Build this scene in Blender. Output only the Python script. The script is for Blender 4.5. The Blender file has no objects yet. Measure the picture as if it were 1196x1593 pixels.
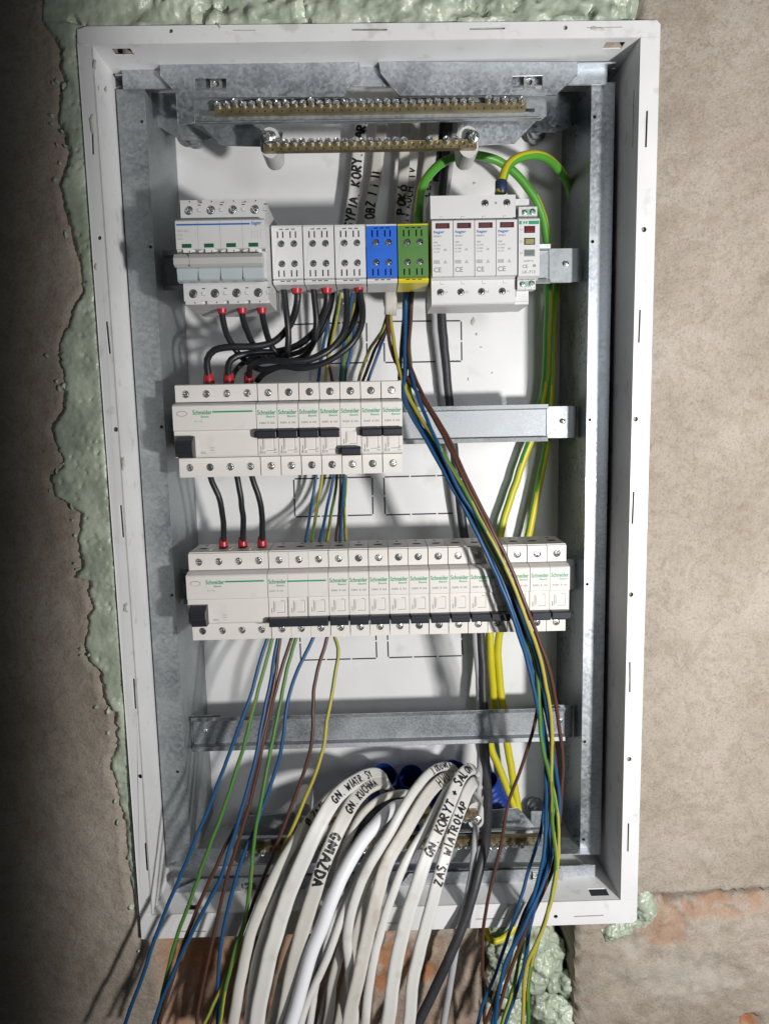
import bpy, math, random
import numpy as np
from mathutils import Vector, Matrix, noise
from mathutils.geometry import tessellate_polygon
random.seed(7)
S = 0.001                                   # all builder coordinates are millimetres
sc = bpy.context.scene
C = sc.collection
# ------------------------------------------------------------------ camera
CP = (93.25, -623.65, 8.58); CR = (math.pi/2-0.1299, 0.0214, -0.0189); FPX = 1111.5; PW, PH = 1196, 1593
cam = bpy.data.cameras.new('camera'); cam_o = bpy.data.objects.new('camera', cam); C.objects.link(cam_o)
cam.sensor_fit = 'VERTICAL'; cam.sensor_height = 24; cam.lens = 24*FPX/PH
cam.clip_start = 0.01; cam.clip_end = 50
cam_o.location = [c*S for c in CP]; cam_o.rotation_euler = CR
sc.camera = cam_o
# ------------------------------------------------------------------ light
w = bpy.data.worlds.new('World'); sc.world = w; w.use_nodes = True
bg = w.node_tree.nodes['Background']; bg.inputs[0].default_value = (0.86, 0.93, 1.0, 1); bg.inputs[1].default_value = 0.032
LP = Vector((560, -700, -125))
_RM = Matrix.Rotation(CR[2], 3, 'Z') @ Matrix.Rotation(CR[1], 3, 'Y') @ Matrix.Rotation(CR[0], 3, 'X')
def at(x, y, Y):
    """the point of the plane at depth Y that the photograph shows at pixel x, y"""
    r = _RM @ Vector(((x-PW/2)/FPX, -(y-PH/2)/FPX, -1.0))
    c = Vector(CP); return c + r*((Y-c.y)/r.y)
def cut_spot(name, pos, energy, col, radius, xcut, blend):
    """spot with an added cut-off; its cone edge darkens the far left wall"""
    ld = bpy.data.lights.new(name, 'SPOT'); lo = bpy.data.objects.new(name, ld); C.objects.link(lo)
    ld.energy = energy; ld.color = col; ld.shadow_soft_size = radius
    ld.spot_size = math.radians(174); ld.spot_blend = blend; lo.location = pos*S  # wide cone edge is the added cut-off; there is no hood
    d1 = (at(xcut, 0, -3)-pos).normalized(); d2 = (at(xcut, 1593, -3)-pos).normalized()
    n = d1.cross(d2).normalized()
    if n.x < 0: n = -n
    lo.rotation_euler = (n+0.0523*(d1+d2).normalized()).to_track_quat('-Z', 'Y').to_euler()
cut_spot('work_lamp', LP, 30.5, (1.0, 0.98, 0.955), 0.028, 20, 0.072)
cut_spot('fill_light', Vector((430, -980, 120)), 5.4, (0.93, 0.97, 1.0), 0.09, 62, 0.08)  # added fill, stands in for light bounced from the room
sc.view_settings.view_transform = 'Standard'; sc.view_settings.look = 'None'
sc.view_settings.exposure = 0.06; sc.view_settings.gamma = 1.0
sc.render.engine = 'CYCLES'

# ------------------------------------------------------------------ helpers
def ax(x, y, Y): return at(x, y, Y).x
def az(x, y, Y): return at(x, y, Y).z

class MB:
    def __init__(s): s.v = []; s.f = []; s.m = []; s.s = []
    def add(s, vs, fs, mat=0, smooth=False, M=None):
        o = len(s.v)
        s.v += [tuple(M @ Vector(v)) if M else tuple(v) for v in vs]
        for i, f in enumerate(fs):
            s.f.append(tuple(o+k for k in f)); s.m.append(mat[i] if isinstance(mat, list) else mat); s.s.append(smooth)
        return s
    def box(s, x0, x1, y0, y1, z0, z1, mat=0, M=None):
        v = [(x, y, z) for x in (x0, x1) for y in (y0, y1) for z in (z0, z1)]
        return s.add(v, [(0,1,3,2),(4,6,7,5),(0,4,5,1),(2,3,7,6),(0,2,6,4),(1,5,7,3)], mat, False, M)
    def prism_x(s, poly, x0, x1, mat=0, M=None, smooth=False):
        n = len(poly)
        v = [(x0, y, z) for y, z in poly]+[(x1, y, z) for y, z in poly]
        f = [tuple(range(n)), tuple(range(2*n-1, n-1, -1))]+[(i, i+n, (i+1) % n+n, (i+1) % n) for i in range(n)]
        return s.add(v, f, mat, smooth, M)
    def plate(s, outline, y0, y1, holes=(), mat=0, M=None):
        loops = [outline]+list(holes); flat = [p for l in loops for p in l]; n = len(flat)
        tris = tessellate_polygon([[Vector((p[0], p[1], 0)) for p in l] for l in loops])
        v = [(p[0], y0, p[1]) for p in flat]+[(p[0], y1, p[1]) for p in flat]
        f = [tuple(t) for t in tris]+[tuple(i+n for i in reversed(t)) for t in tris]
        o = 0
        for l in loops:
            k = len(l); f += [(o+i, o+(i+1) % k, o+(i+1) % k+n, o+i+n) for i in range(k)]; o += k
        return s.add(v, f, mat, False, M)
    def cyl(s, cx, cz, y0, y1, r, n=16, mat=0, r1=None, M=None, smooth=False):
        r1 = r if r1 is None else r1
        v = [(cx+r*math.cos(a), y0, cz+r*math.sin(a)) for a in [i*math.tau/n for i in range(n)]]
        v += [(cx+r1*math.cos(a), y1, cz+r1*math.sin(a)) for a in [i*math.tau/n for i in range(n)]]
        return s.add(v, [tuple(range(n)), tuple(range(2*n-1, n-1, -1))]+[(i, (i+1) % n, (i+1) % n+n, i+n) for i in range(n)], mat, smooth, M)
    def lathe(s, prof, n=20, mat=0, M=None, smooth=True):
        """prof: (radius, y); axis Y"""
        v = []; f = []
        for r, y in prof:
            v += [(r*math.cos(i*math.tau/n), y, r*math.sin(i*math.tau/n)) for i in range(n)]
        for k in range(len(prof)-1):
            f += [(k*n+i, k*n+(i+1) % n, (k+1)*n+(i+1) % n, (k+1)*n+i) for i in range(n)]
        return s.add(v, f, mat, smooth, M)
    def rect_print(s, x0, x1, z0, z1, y, mat=0):
        return s.add([(x0, y, z0), (x1, y, z0), (x1, y, z1), (x0, y, z1)], [(0, 1, 2, 3)], mat)
    def text(s, txt, x, z, y, h=None, w=None, mat=0, shear=0, align='l'):
        vs, fs, tw, th = text_geo(txt)
        sx = sz = None
        if h: sz = h/th
        if w: sx = w/tw
        sx = sx or sz; sz = sz or sx
        if align == 'c': x -= tw*sx/2
        if align == 'r': x -= tw*sx
        return s.add([(x+a*sx+b*sz*shear, y, z+b*sz) for a, b in vs], fs, mat)
    def build(s, name, mats, parent=None, bevel=0, loc=None, seg=2, smooth_angle=None):
        me = s.mesh(name, mats); return place(name, me, parent, bevel, loc, seg)
    def mesh(s, name, mats):
        me = bpy.data.meshes.new(name)
        me.from_pydata([(a*S, b*S, c*S) for a, b, c in s.v], [], s.f)
        for m in (mats if isinstance(mats, (list, tuple)) else [mats]): me.materials.append(m)
        me.polygons.foreach_set('material_index', s.m); me.polygons.foreach_set('use_smooth', s.s)
        me.validate(); me.update(); return me
def place(name, me, parent=None, bevel=0, loc=None, seg=2, rot=None):
    o = bpy.data.objects.new(name, me); C.objects.link(o)
    if parent: o.parent = parent
    if name == 'printed_label': o['kind'] = 'stuff'
    if loc: o.location = [c*S for c in loc]
    if rot: o.rotation_euler = rot
    if bevel:
        b = o.modifiers.new('edge', 'BEVEL'); b.width = bevel*S; b.segments = seg; b.limit_method = 'ANGLE'; b.angle_limit = 0.6
    return o
_tc = {}
def text_geo(t):
    if t in _tc: return _tc[t]
    cu = bpy.data.curves.new('t', 'FONT'); cu.body = t; cu.size = 1; cu.resolution_u = 3; cu.offset = 0.022
    ob = bpy.data.objects.new('t', cu); C.objects.link(ob)
    me = ob.to_mesh()
    vs = [(v.co.x, v.co.y) for v in me.vertices]; fs = [tuple(p.vertices) for p in me.polygons]
    ob.to_mesh_clear(); bpy.data.objects.remove(ob); bpy.data.curves.remove(cu)
    x0 = min(v[0] for v in vs); z0 = min(v[1] for v in vs); x1 = max(v[0] for v in vs); z1 = max(v[1] for v in vs)
    _tc[t] = ([(a-x0, b-z0) for a, b in vs], fs, x1-x0, z1-z0); return _tc[t]
def tag(o, label, cat, group=None):
    o['label'] = label; o['category'] = cat
    if group: o['group'] = group
    return o
def thing(name, label, cat, loc=(0, 0, 0), group=None):
    o = bpy.data.objects.new(name, None); C.objects.link(o); o.empty_display_size = 0.01
    o.location = [c*S for c in loc]; return tag(o, label, cat, group)
def circ(cx, cz, r, n=14): return [(cx+r*math.cos(-i*math.tau/n), cz+r*math.sin(-i*math.tau/n)) for i in range(n)]
def rect(x0, x1, z0, z1): return [(x0, z0), (x0, z1), (x1, z1), (x1, z0)]

# ------------------------------------------------------------------ materials
def mat(name, col, rough=0.5, metal=0.0, bump=0, bscale=300, var=0, vscale=40, spec=0.5, dirt=None, coat=0):
    m = bpy.data.materials.new(name); m.use_nodes = True; nt = m.node_tree; N = nt.nodes; L = nt.links
    b = N['Principled BSDF']; b.inputs['Roughness'].default_value = rough; b.inputs['Metallic'].default_value = metal
    b.inputs['Specular IOR Level'].default_value = spec; b.inputs['Coat Weight'].default_value = coat
    b.inputs['Base Color'].default_value = (*col, 1)
    if var or bump or dirt:
        tc = N.new('ShaderNodeTexCoord')
    if var or dirt:
        n = N.new('ShaderNodeTexNoise'); n.inputs['Scale'].default_value = vscale; n.inputs['Detail'].default_value = 6
        L.new(tc.outputs['Object'], n.inputs['Vector'])
        r = N.new('ShaderNodeMapRange'); r.inputs[1].default_value = 0.35; r.inputs[2].default_value = 0.65
        L.new(n.outputs['Fac'], r.inputs[0])
        mx = N.new('ShaderNodeMix'); mx.data_type = 'RGBA'
        mx.inputs[6].default_value = (*[c*(1-var) for c in col], 1); mx.inputs[7].default_value = (*[min(1, c*(1+var)) for c in col], 1)
        L.new(r.outputs[0], mx.inputs[0]); out = mx.outputs[2]
        if dirt:
            n2 = N.new('ShaderNodeTexNoise'); n2.inputs['Scale'].default_value = vscale*2.3; n2.inputs['Detail'].default_value = 8
            L.new(tc.outputs['Object'], n2.inputs['Vector'])
            r2 = N.new('ShaderNodeMapRange'); r2.inputs[1].default_value = 0.6; r2.inputs[2].default_value = 0.72; r2.inputs[4].default_value = 0.6
            L.new(n2.outputs['Fac'], r2.inputs[0])
            m2 = N.new('ShaderNodeMix'); m2.data_type = 'RGBA'; L.new(r2.outputs[0], m2.inputs[0]); L.new(out, m2.inputs[6])
            m2.inputs[7].default_value = (*dirt, 1); out = m2.outputs[2]
        L.new(out, b.inputs['Base Color'])
    if bump:
        n = N.new('ShaderNodeTexNoise'); n.inputs['Scale'].default_value = bscale; n.inputs['Detail'].default_value = 5
        L.new(tc.outputs['Object'], n.inputs['Vector'])
        bp = N.new('ShaderNodeBump'); bp.inputs['Strength'].default_value = bump; bp.inputs['Distance'].default_value = 0.001
        L.new(n.outputs['Fac'], bp.inputs['Height']); L.new(bp.outputs[0], b.inputs['Normal'])
    return m
def zinc(name, c0, c1, rough=0.42, metal=0.75, vs=420):
    m = mat(name, c0, rough, metal); nt = m.node_tree; N = nt.nodes; L = nt.links; b = N['Principled BSDF']
    tc = N.new('ShaderNodeTexCoord')
    v = N.new('ShaderNodeTexVoronoi'); v.inputs['Scale'].default_value = vs; L.new(tc.outputs['Object'], v.inputs['Vector'])
    n = N.new('ShaderNodeTexNoise'); n.inputs['Scale'].default_value = 28; n.inputs['Detail'].default_value = 7; L.new(tc.outputs['Object'], n.inputs['Vector'])
    sp = N.new('ShaderNodeSeparateColor'); L.new(v.outputs['Color'], sp.inputs[0])
    a = N.new('ShaderNodeMath'); a.operation = 'MULTIPLY_ADD'; a.inputs[1].default_value = 0.5; L.new(sp.outputs[0], a.inputs[0])
    r = N.new('ShaderNodeMapRange'); r.inputs[1].default_value = 0.3; r.inputs[2].default_value = 0.7; r.inputs[4].default_value = 0.55
    L.new(n.outputs['Fac'], r.inputs[0]); L.new(r.outputs[0], a.inputs[2])
    mx = N.new('ShaderNodeMix'); mx.data_type = 'RGBA'; mx.inputs[6].default_value = (*c0, 1); mx.inputs[7].default_value = (*c1, 1)
    L.new(a.outputs[0], mx.inputs[0]); L.new(mx.outputs[2], b.inputs['Base Color'])
    r2 = N.new('ShaderNodeMapRange'); r2.inputs[3].default_value = rough-0.1; r2.inputs[4].default_value = rough+0.16
    L.new(a.outputs[0], r2.inputs[0]); L.new(r2.outputs[0], b.inputs['Roughness'])
    bp = N.new('ShaderNodeBump'); bp.inputs['Strength'].default_value = 0.12; bp.inputs['Distance'].default_value = 0.0005
    L.new(a.outputs[0], bp.inputs['Height']); L.new(bp.outputs[0], b.inputs['Normal'])
    return m
M_ZN = zinc('galvanised_steel', (0.33, 0.36, 0.39), (0.62, 0.65, 0.68), 0.44, 0.9)
M_ZR = zinc('rail_zinc', (0.20, 0.22, 0.24), (0.50, 0.52, 0.54), 0.56, 0.8, 900)
M_ZD = zinc('dull_zinc', (0.25, 0.28, 0.30), (0.44, 0.46, 0.47), 0.5, 0.75)
M_ZK = zinc('shaded_zinc', (0.16, 0.18, 0.20), (0.26, 0.28, 0.30), 0.3, 1.0)  # zinc darkened to put the shade of the right post side in its colour
M_BOX = mat('white_enamel', (0.78, 0.78, 0.785), 0.42, bump=0.05, bscale=900, var=0.03, vscale=25, dirt=(0.52, 0.51, 0.48))
M_BACK = mat('white_enamel_back', (0.80, 0.80, 0.805), 0.36, bump=0.12, bscale=60, var=0.035, vscale=14, dirt=(0.62, 0.61, 0.58))
M_PL = mat('warm_white_plastic', (0.72, 0.69, 0.655), 0.45, var=0.025, vscale=30, bump=0.04, bscale=1800, dirt=(0.66, 0.62, 0.57))
M_PG = mat('light_grey_plastic', (0.58, 0.58, 0.575), 0.45, var=0.03, vscale=40, bump=0.04, bscale=1800)
M_PG2 = mat('pale_grey_plastic', (0.66, 0.66, 0.665), 0.4, var=0.02, vscale=40, bump=0.03, bscale=1800)
M_GB = mat('blue_grey_plastic', (0.40, 0.45, 0.465), 0.3, var=0.03)
M_TG = mat('grey_toggle_plastic', (0.46, 0.455, 0.43), 0.4, var=0.03)
M_BK = mat('black_toggle', (0.022, 0.024, 0.032), 0.4, bump=0.05, bscale=900)
M_DK = mat('dark_opening', (0.012, 0.012, 0.014), 0.8)  # dark colour puts the shade in holes and slots; also on lamp frames
M_SL = mat('seam_grey', (0.22, 0.21, 0.2), 0.7)
M_GRN = mat('green_print', (0.02, 0.29, 0.13), 0.5)
M_GRY = mat('grey_print', (0.27, 0.26, 0.26), 0.6)
M_GR2 = mat('pale_grey_print', (0.42, 0.41, 0.41), 0.6)
M_BLU = mat('blue_print', (0.02, 0.12, 0.42), 0.5)
M_INK = mat('black_marker_ink', (0.012, 0.012, 0.014), 0.45)
M_PRN = mat('black_print', (0.03, 0.03, 0.045), 0.6)
M_ST = mat('screw_steel', (0.62, 0.63, 0.62), 0.25, 0.95, bump=0.3, bscale=1500, var=0.15, vscale=300)
M_SD = mat('dark_screw_steel', (0.26, 0.27, 0.27), 0.35, 0.85, bump=0.3, bscale=1500, var=0.2, vscale=300)
M_BR = mat('brass', (0.30, 0.24, 0.13), 0.4, 0.75, bump=0.1, bscale=700, var=0.2, vscale=120)
M_RED = mat('red_ferrule', (0.40, 0.02, 0.03), 0.35)
M_REDD = mat('dark_red_window', (0.10, 0.02, 0.025), 0.2)
M_WB = mat('black_wire', (0.014, 0.015, 0.018), 0.42, bump=0.1, bscale=400)
M_WBL = mat('blue_wire', (0.012, 0.075, 0.19), 0.42)
M_WBR = mat('brown_wire', (0.085, 0.035, 0.024), 0.4)
M_WY = mat('yellow_wire', (0.40, 0.34, 0.055), 0.42)
M_WG = mat('green_wire', (0.07, 0.19, 0.035), 0.42)
M_WY2 = mat('bright_yellow_wire', (0.60, 0.53, 0.02), 0.4)
M_WG2 = mat('bright_green_wire', (0.09, 0.33, 0.04), 0.4)
M_CB = mat('beige_cable_sheath', (0.58, 0.56, 0.515), 0.5, var=0.07, vscale=18, bump=0.12, bscale=160, dirt=(0.42, 0.33, 0.24))
M_CW = mat('white_cable_sheath', (0.66, 0.65, 0.625), 0.45, var=0.04, vscale=20, bump=0.1, bscale=160, dirt=(0.5, 0.45, 0.38))
M_CR = mat('bright_white_sheath', (0.80, 0.81, 0.85), 0.35, bump=0.06, bscale=150)
M_CG = mat('grey_cable_sheath', (0.40, 0.40, 0.42), 0.5, var=0.05)
M_CBK = mat('black_cable_sheath', (0.035, 0.036, 0.042), 0.5, var=0.25, vscale=40, bump=0.3, bscale=200)
M_CON = mat('blue_conduit', (0.012, 0.045, 0.26), 0.35, bump=0.1, bscale=200)
M_TB = mat('blue_block_plastic', (0.02, 0.13, 0.60), 0.4, var=0.04)
M_TGN = mat('green_block_plastic', (0.085, 0.21, 0.05), 0.4, var=0.04)
M_TY = mat('yellow_block_plastic', (0.68, 0.58, 0.02), 0.4)
M_LEDR = mat('red_led_window', (0.17, 0.012, 0.022), 0.25)
M_LEDY = mat('olive_led_window', (0.30, 0.28, 0.10), 0.3)
M_LEDG = mat('grey_green_led_window', (0.13, 0.18, 0.16), 0.3)
M_TLG = mat('pale_green_terminal', (0.25, 0.42, 0.33), 0.4)

# ------------------------------------------------------------------ plaster wall and foam
def wall_mat():
    m = bpy.data.materials.new('plaster_wall'); m.use_nodes = True; nt = m.node_tree; N = nt.nodes; L = nt.links; b = N['Principled BSDF']
    b.inputs['Roughness'].default_value = 0.92; b.inputs['Specular IOR Level'].default_value = 0.2
    tc = N.new('ShaderNodeTexCoord')
    def nz(sc_, det=6, dist=0.0, rough=0.5):
        n = N.new('ShaderNodeTexNoise'); n.inputs['Scale'].default_value = sc_; n.inputs['Detail'].default_value = det
        n.inputs['Distortion'].default_value = dist; n.inputs['Roughness'].default_value = rough; L.new(tc.outputs['Object'], n.inputs['Vector']); return n
    def ramp(src, stops):
        r = N.new('ShaderNodeValToRGB'); e = r.color_ramp.elements
        while len(e) < len(stops): e.new(0.5)
        for k, (p, c) in enumerate(stops): e[k].position = p; e[k].color = (*c, 1)
        L.new(src, r.inputs[0]); return r
    def mixc(f, a, bb, kind='MIX'):
        x = N.new('ShaderNodeMix'); x.data_type = 'RGBA'; x.blend_type = kind
        if isinstance(f, float): x.inputs[0].default_value = f
        else: L.new(f, x.inputs[0])
        for i, s_ in ((6, a), (7, bb)):
            if isinstance(s_, tuple): x.inputs[i].default_value = (*s_, 1)
            else: L.new(s_, x.inputs[i])
        return x.outputs[2]
    base = ramp(nz(9, 8).outputs['Fac'], [(0.3, (0.33, 0.28, 0.23)), (0.5, (0.395, 0.345, 0.29)), (0.7, (0.45, 0.40, 0.345))])
    sp = ramp(nz(520, 5, 0.3).outputs['Fac'], [(0.34, (0.78, 0.765, 0.75)), (0.45, (0.94, 0.94, 0.94)), (0.6, (1, 1, 1)), (0.75, (1.12, 1.1, 1.08))])
    col = mixc(1.0, base.outputs[0], sp.outputs[0], 'MULTIPLY')
    big = ramp(nz(70, 5, 1.2).outputs['Fac'], [(0.38, (0.86, 0.83, 0.80)), (0.55, (1, 1, 1))])
    col = mixc(0.8, col, big.outputs[0], 'MULTIPLY')
    at_ = N.new('ShaderNodeAttribute'); at_.attribute_name = 'brick'
    bn = ramp(nz(45, 6).outputs['Fac'], [(0.35, (0.33, 0.13, 0.055)), (0.62, (0.45, 0.24, 0.13))])
    col = mixc(at_.outputs['Fac'], col, bn.outputs[0])
    a2 = N.new('ShaderNodeAttribute'); a2.attribute_name = 'pale'
    col = mixc(a2.outputs['Fac'], col, (0.52, 0.48, 0.43))
    a3 = N.new('ShaderNodeAttribute'); a3.attribute_name = 'mortar'
    col = mixc(a3.outputs['Fac'], col, (0.16, 0.135, 0.12))
    L.new(col, b.inputs['Base Color'])
    ad = N.new('ShaderNodeMath'); ad.operation = 'MULTIPLY_ADD'; ad.inputs[1].default_value = 0.5
    L.new(nz(420, 4, 0.5).outputs['Fac'], ad.inputs[0]); L.new(nz(110, 8, 0.4, 0.65).outputs['Fac'], ad.inputs[2])
    bp = N.new('ShaderNodeBump'); bp.inputs['Strength'].default_value = 0.75; bp.inputs['Distance'].default_value = 0.0016
    L.new(ad.outputs[0], bp.inputs['Height']); L.new(bp.outputs[0], b.inputs['Normal'])
    return m
M_WALL = wall_mat()
def foam_mat():
    m = mat('cured_green_foam', (0.42, 0.50, 0.37), 0.36, spec=0.6); nt = m.node_tree; N = nt.nodes; L = nt.links; b = N['Principled BSDF']
    b.inputs['Subsurface Weight'].default_value = 0.25; b.inputs['Subsurface Radius'].default_value = (0.004, 0.005, 0.003); b.inputs['Subsurface Scale'].default_value = 1
    tc = N.new('ShaderNodeTexCoord')
    n = N.new('ShaderNodeTexNoise'); n.inputs['Scale'].default_value = 35; n.inputs['Detail'].default_value = 8; L.new(tc.outputs['Object'], n.inputs['Vector'])
    r = N.new('ShaderNodeValToRGB'); e = r.color_ramp.elements; e[0].position = 0.33; e[0].color = (0.30, 0.35, 0.27, 1); e[1].position = 0.68; e[1].color = (0.56, 0.62, 0.50, 1)
    L.new(n.outputs['Fac'], r.inputs[0])
    L.new(r.outputs[0], b.inputs['Base Color'])
    v = N.new('ShaderNodeTexVoronoi'); v.inputs['Scale'].default_value = 260; L.new(tc.outputs['Object'], v.inputs['Vector'])
    n2 = N.new('ShaderNodeTexNoise'); n2.inputs['Scale'].default_value = 120; n2.inputs['Detail'].default_value = 8; L.new(tc.outputs['Object'], n2.inputs['Vector'])
    a = N.new('ShaderNodeMath'); a.operation = 'MULTIPLY_ADD'; a.inputs[1].default_value = 0.35; L.new(v.outputs['Distance'], a.inputs[0]); L.new(n2.outputs['Fac'], a.inputs[2])
    bp = N.new('ShaderNodeBump'); bp.inputs['Strength'].default_value = 0.6; bp.inputs['Distance'].default_value = 0.0015
    L.new(a.outputs[0], bp.inputs['Height']); L.new(bp.outputs[0], b.inputs['Normal'])
    return m
M_FOAM = foam_mat()
M_SMEAR = mat('dried_foam_smear', (0.50, 0.52, 0.45), 0.6, bump=0.5, bscale=500, var=0.12, vscale=200)
BX0, BX1, BZ0, BZ1, BY = -122.0, 318.0, -447.0, 309.5, 140.0      # inside of the enclosure
FX0, FX1, FZ0, FZ1, FY = -133.2, 333.9, -471.5, 322.6, -6.0       # its flange
def ss(a, b, x): t = min(1, max(0, (x-a)/(b-a))); return t*t*(3-2*t)
def fr(x, z, s_, seed=0.0, o=4): return noise.fractal(Vector((x*s_, z*s_, seed)), 0.8, 2.0, o)
EDGE = [(62,-60),(62,0),(62,30),(95,75),(98,130),(88,180),(105,215),(105,260),(93,290),(108,350),(122,400),(128,450),(106,500),(88,540),(101,600),(98,640),(78,665),(98,725),(78,740),(84,770),(110,790),(128,800),(118,845),(130,880),(114,900),(138,905),(141,950),(130,1000),(138,1030),(155,1045),(163,1090),(178,1110),(182,1150),(170,1195),(181,1240),(192,1290),(196,1350),(206,1400),(216,1465),(226,1480)]
EDW = [at(x, y, -4) for x, y in EDGE]
def edge_x(z):
    pts = EDW
    if z >= pts[0].z: return pts[0].x
    for a, b in zip(pts, pts[1:]):
        if a.z >= z >= b.z: t = (a.z-z)/(a.z-b.z+1e-9); return a.x+(b.x-a.x)*t+(fr(0, z, 0.09, 3, 3)*2.6+fr(0, z, 0.35, 43, 2)*1.3)
    return pts[-1].x
JZ = az(1090, 1395, -3); JT = az(1000, 1388, -3)
CAVX0, CAVX1 = ax(752, 1500, 5), ax(893, 1500, 0)
BRK = [(610,1500,38,34),(655,1530,42,26),(590,1545,30,18),(1035,1440,42,34),(1075,1418,26,14),(600,1462,14,8),(300,1500,60,30),(1120,1420,60,9)]
BRW = []
for x, y, a, b in BRK:
    p = at(x, y, 0); BRW.append((p.x, p.z, a/1.75, b/1.75))
PAL = []
for x, y, a, b in [(700,1455,60,26),(650,1462,36,12),(520,1475,40,22),(1075,1520,90,40),(985,1475,25,20)]:
    p = at(x, y, 0); PAL.append((p.x, p.z, a/1.75, b/1.75))
def joint_z(x): return JZ + 3*fr(x, 0, 0.03, 9, 3) + (x-380)*0.02
def wall_h(x, z):
    y = -3.0 + 1.6*fr(x, z, 0.012, 1, 3) + 0.8*fr(x, z, 0.06, 2, 4)
    brick = 0; pale = 0; mort = 0
    if x > CAVX1-8 and z < -300:                       # joint between the two blocks on the right
        jz = joint_z(x); d = z-jz
        dd = abs(d+1.0)
        g = 1-ss(1.6, 5.0+2.5*fr(x, z, 0.12, 4, 3), dd)
        if d < 0: g = max(g, (1-ss(6, 26+8*fr(x, z, 0.05, 5, 2), -d))*0.35)
        g *= ss(FX1-6, FX1+8, x)
        y += 22*g if dd < 7 else 9*g; mort = max(mort, (1-ss(2, 7.5, dd))*ss(FX1, FX1+10, x)*0.9)
        if z < jz:
            y += 2.2*fr(x, z, 0.045, 6, 4); q = (1-ss(8, 34+10*fr(x, 0, .04, 61, 3), -d))*ss(FX1-10, FX1+12, x)
            y += q*(3+5*fr(x, z, 0.11, 62, 4)); brick = max(brick, q*max(0, min(.6, .22+1.2*fr(x, z, .05, 63, 4))))
    for (cx, cz, a, b) in BRW:
        r = math.hypot((x-cx)/a, (z-cz)/b)+0.55*fr(x, z, 0.07, 7, 4)
        k = 1-ss(0.6, 0.98, r); brick = max(brick, k*(.95 if z < FZ0 and x < CAVX0 else .45))
    y += brick*2.6
    for (cx, cz, a, b) in PAL:
        r = math.hypot((x-cx)/a, (z-cz)/b)+0.6*fr(x, z, 0.06, 17, 4)
        pale = max(pale, (1-ss(0.4, 1.1, r))*0.4)
    if z < FZ0+30 and x < CAVX1:                        # the wall under the box stands a little back
        k = ss(FX0+6, FX0+40, x); y += k*(16+3.5*fr(x, z, 0.03, 8, 4))*ss(FZ0+30, FZ0, z)**0
    if z < FZ0+30 and FX0 < x < CAVX0: brick = max(brick, .75*ss(FX0+2, FX0+24, x)*(1-ss(ax(360, 1500, 0), ax(640, 1500, 0), x)*.6)*(0.75+0.5*fr(x, z, .03, 50, 4)))
    if CAVX0-4 < x < CAVX1+4 and z < FZ0+25:            # broken-out cavity full of foam
        e = min(x-(CAVX0+5*fr(0, z, 0.05, 11, 3)), (CAVX1+5*fr(0, z, 0.05, 12, 3))-x)
        k = ss(-2, 7, e); y += k*46
    if x < FX0+30 and z > FZ0-10:                       # crack where the foam meets the plaster
        d = x-edge_x(z); gate = ss(-0.35, 0.15, fr(x, z, 0.02, 13, 2)+0.1)
        if abs(d) < 9:
            g = 1-ss(0.5, 3.2, abs(d+1.2)); y += 6*g*gate
            y -= 1.2*ss(-9, -1, d)*gate
        if d > 0: y += 8*ss(0, 3, d)
    if z > FZ1-20 and x < ax(1000, 20, -3):             # behind the foam along the top
        y += 12*ss(ax(1004, 20, -3), ax(985, 20, -3), x)*(1 if x > FX0 else 0.0)
    d = math.hypot(x-ax(1158, 1282, -3), z-az(1158, 1282, -3)); 
    if 4 < d < 11 and x > ax(1154, 1282, -3): y += 2.4*(1-abs(d-7.5)/3.5)
    d = math.hypot(x-ax(1165, 1593, -3), z-az(1165, 1590, -3)); y += 18*(1-ss(7, 9, d)); brick = max(brick, 1-ss(9, 10.5, d))
    return y, brick, min(1, pale), mort
def lines(segs):
    r = []
    for a, b, st in segs:
        n = max(1, round((b-a)/st)); r += [a+(b-a)*i/n for i in range(n)]
    return r+[segs[-1][1]]
xs = lines([(-640,-300,17),(-300,-235,4),(-235,BX0,2.6),(BX0,BX1,3.4),(BX1,445,2.6),(445,500,5),(500,960,20)])
zs = lines([(-960,-640,20),(-640,-585,5),(-585,BZ0,2.5),(BZ0,BZ1,3.2),(BZ1,420,3),(420,470,6),(470,760,20)])
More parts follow.
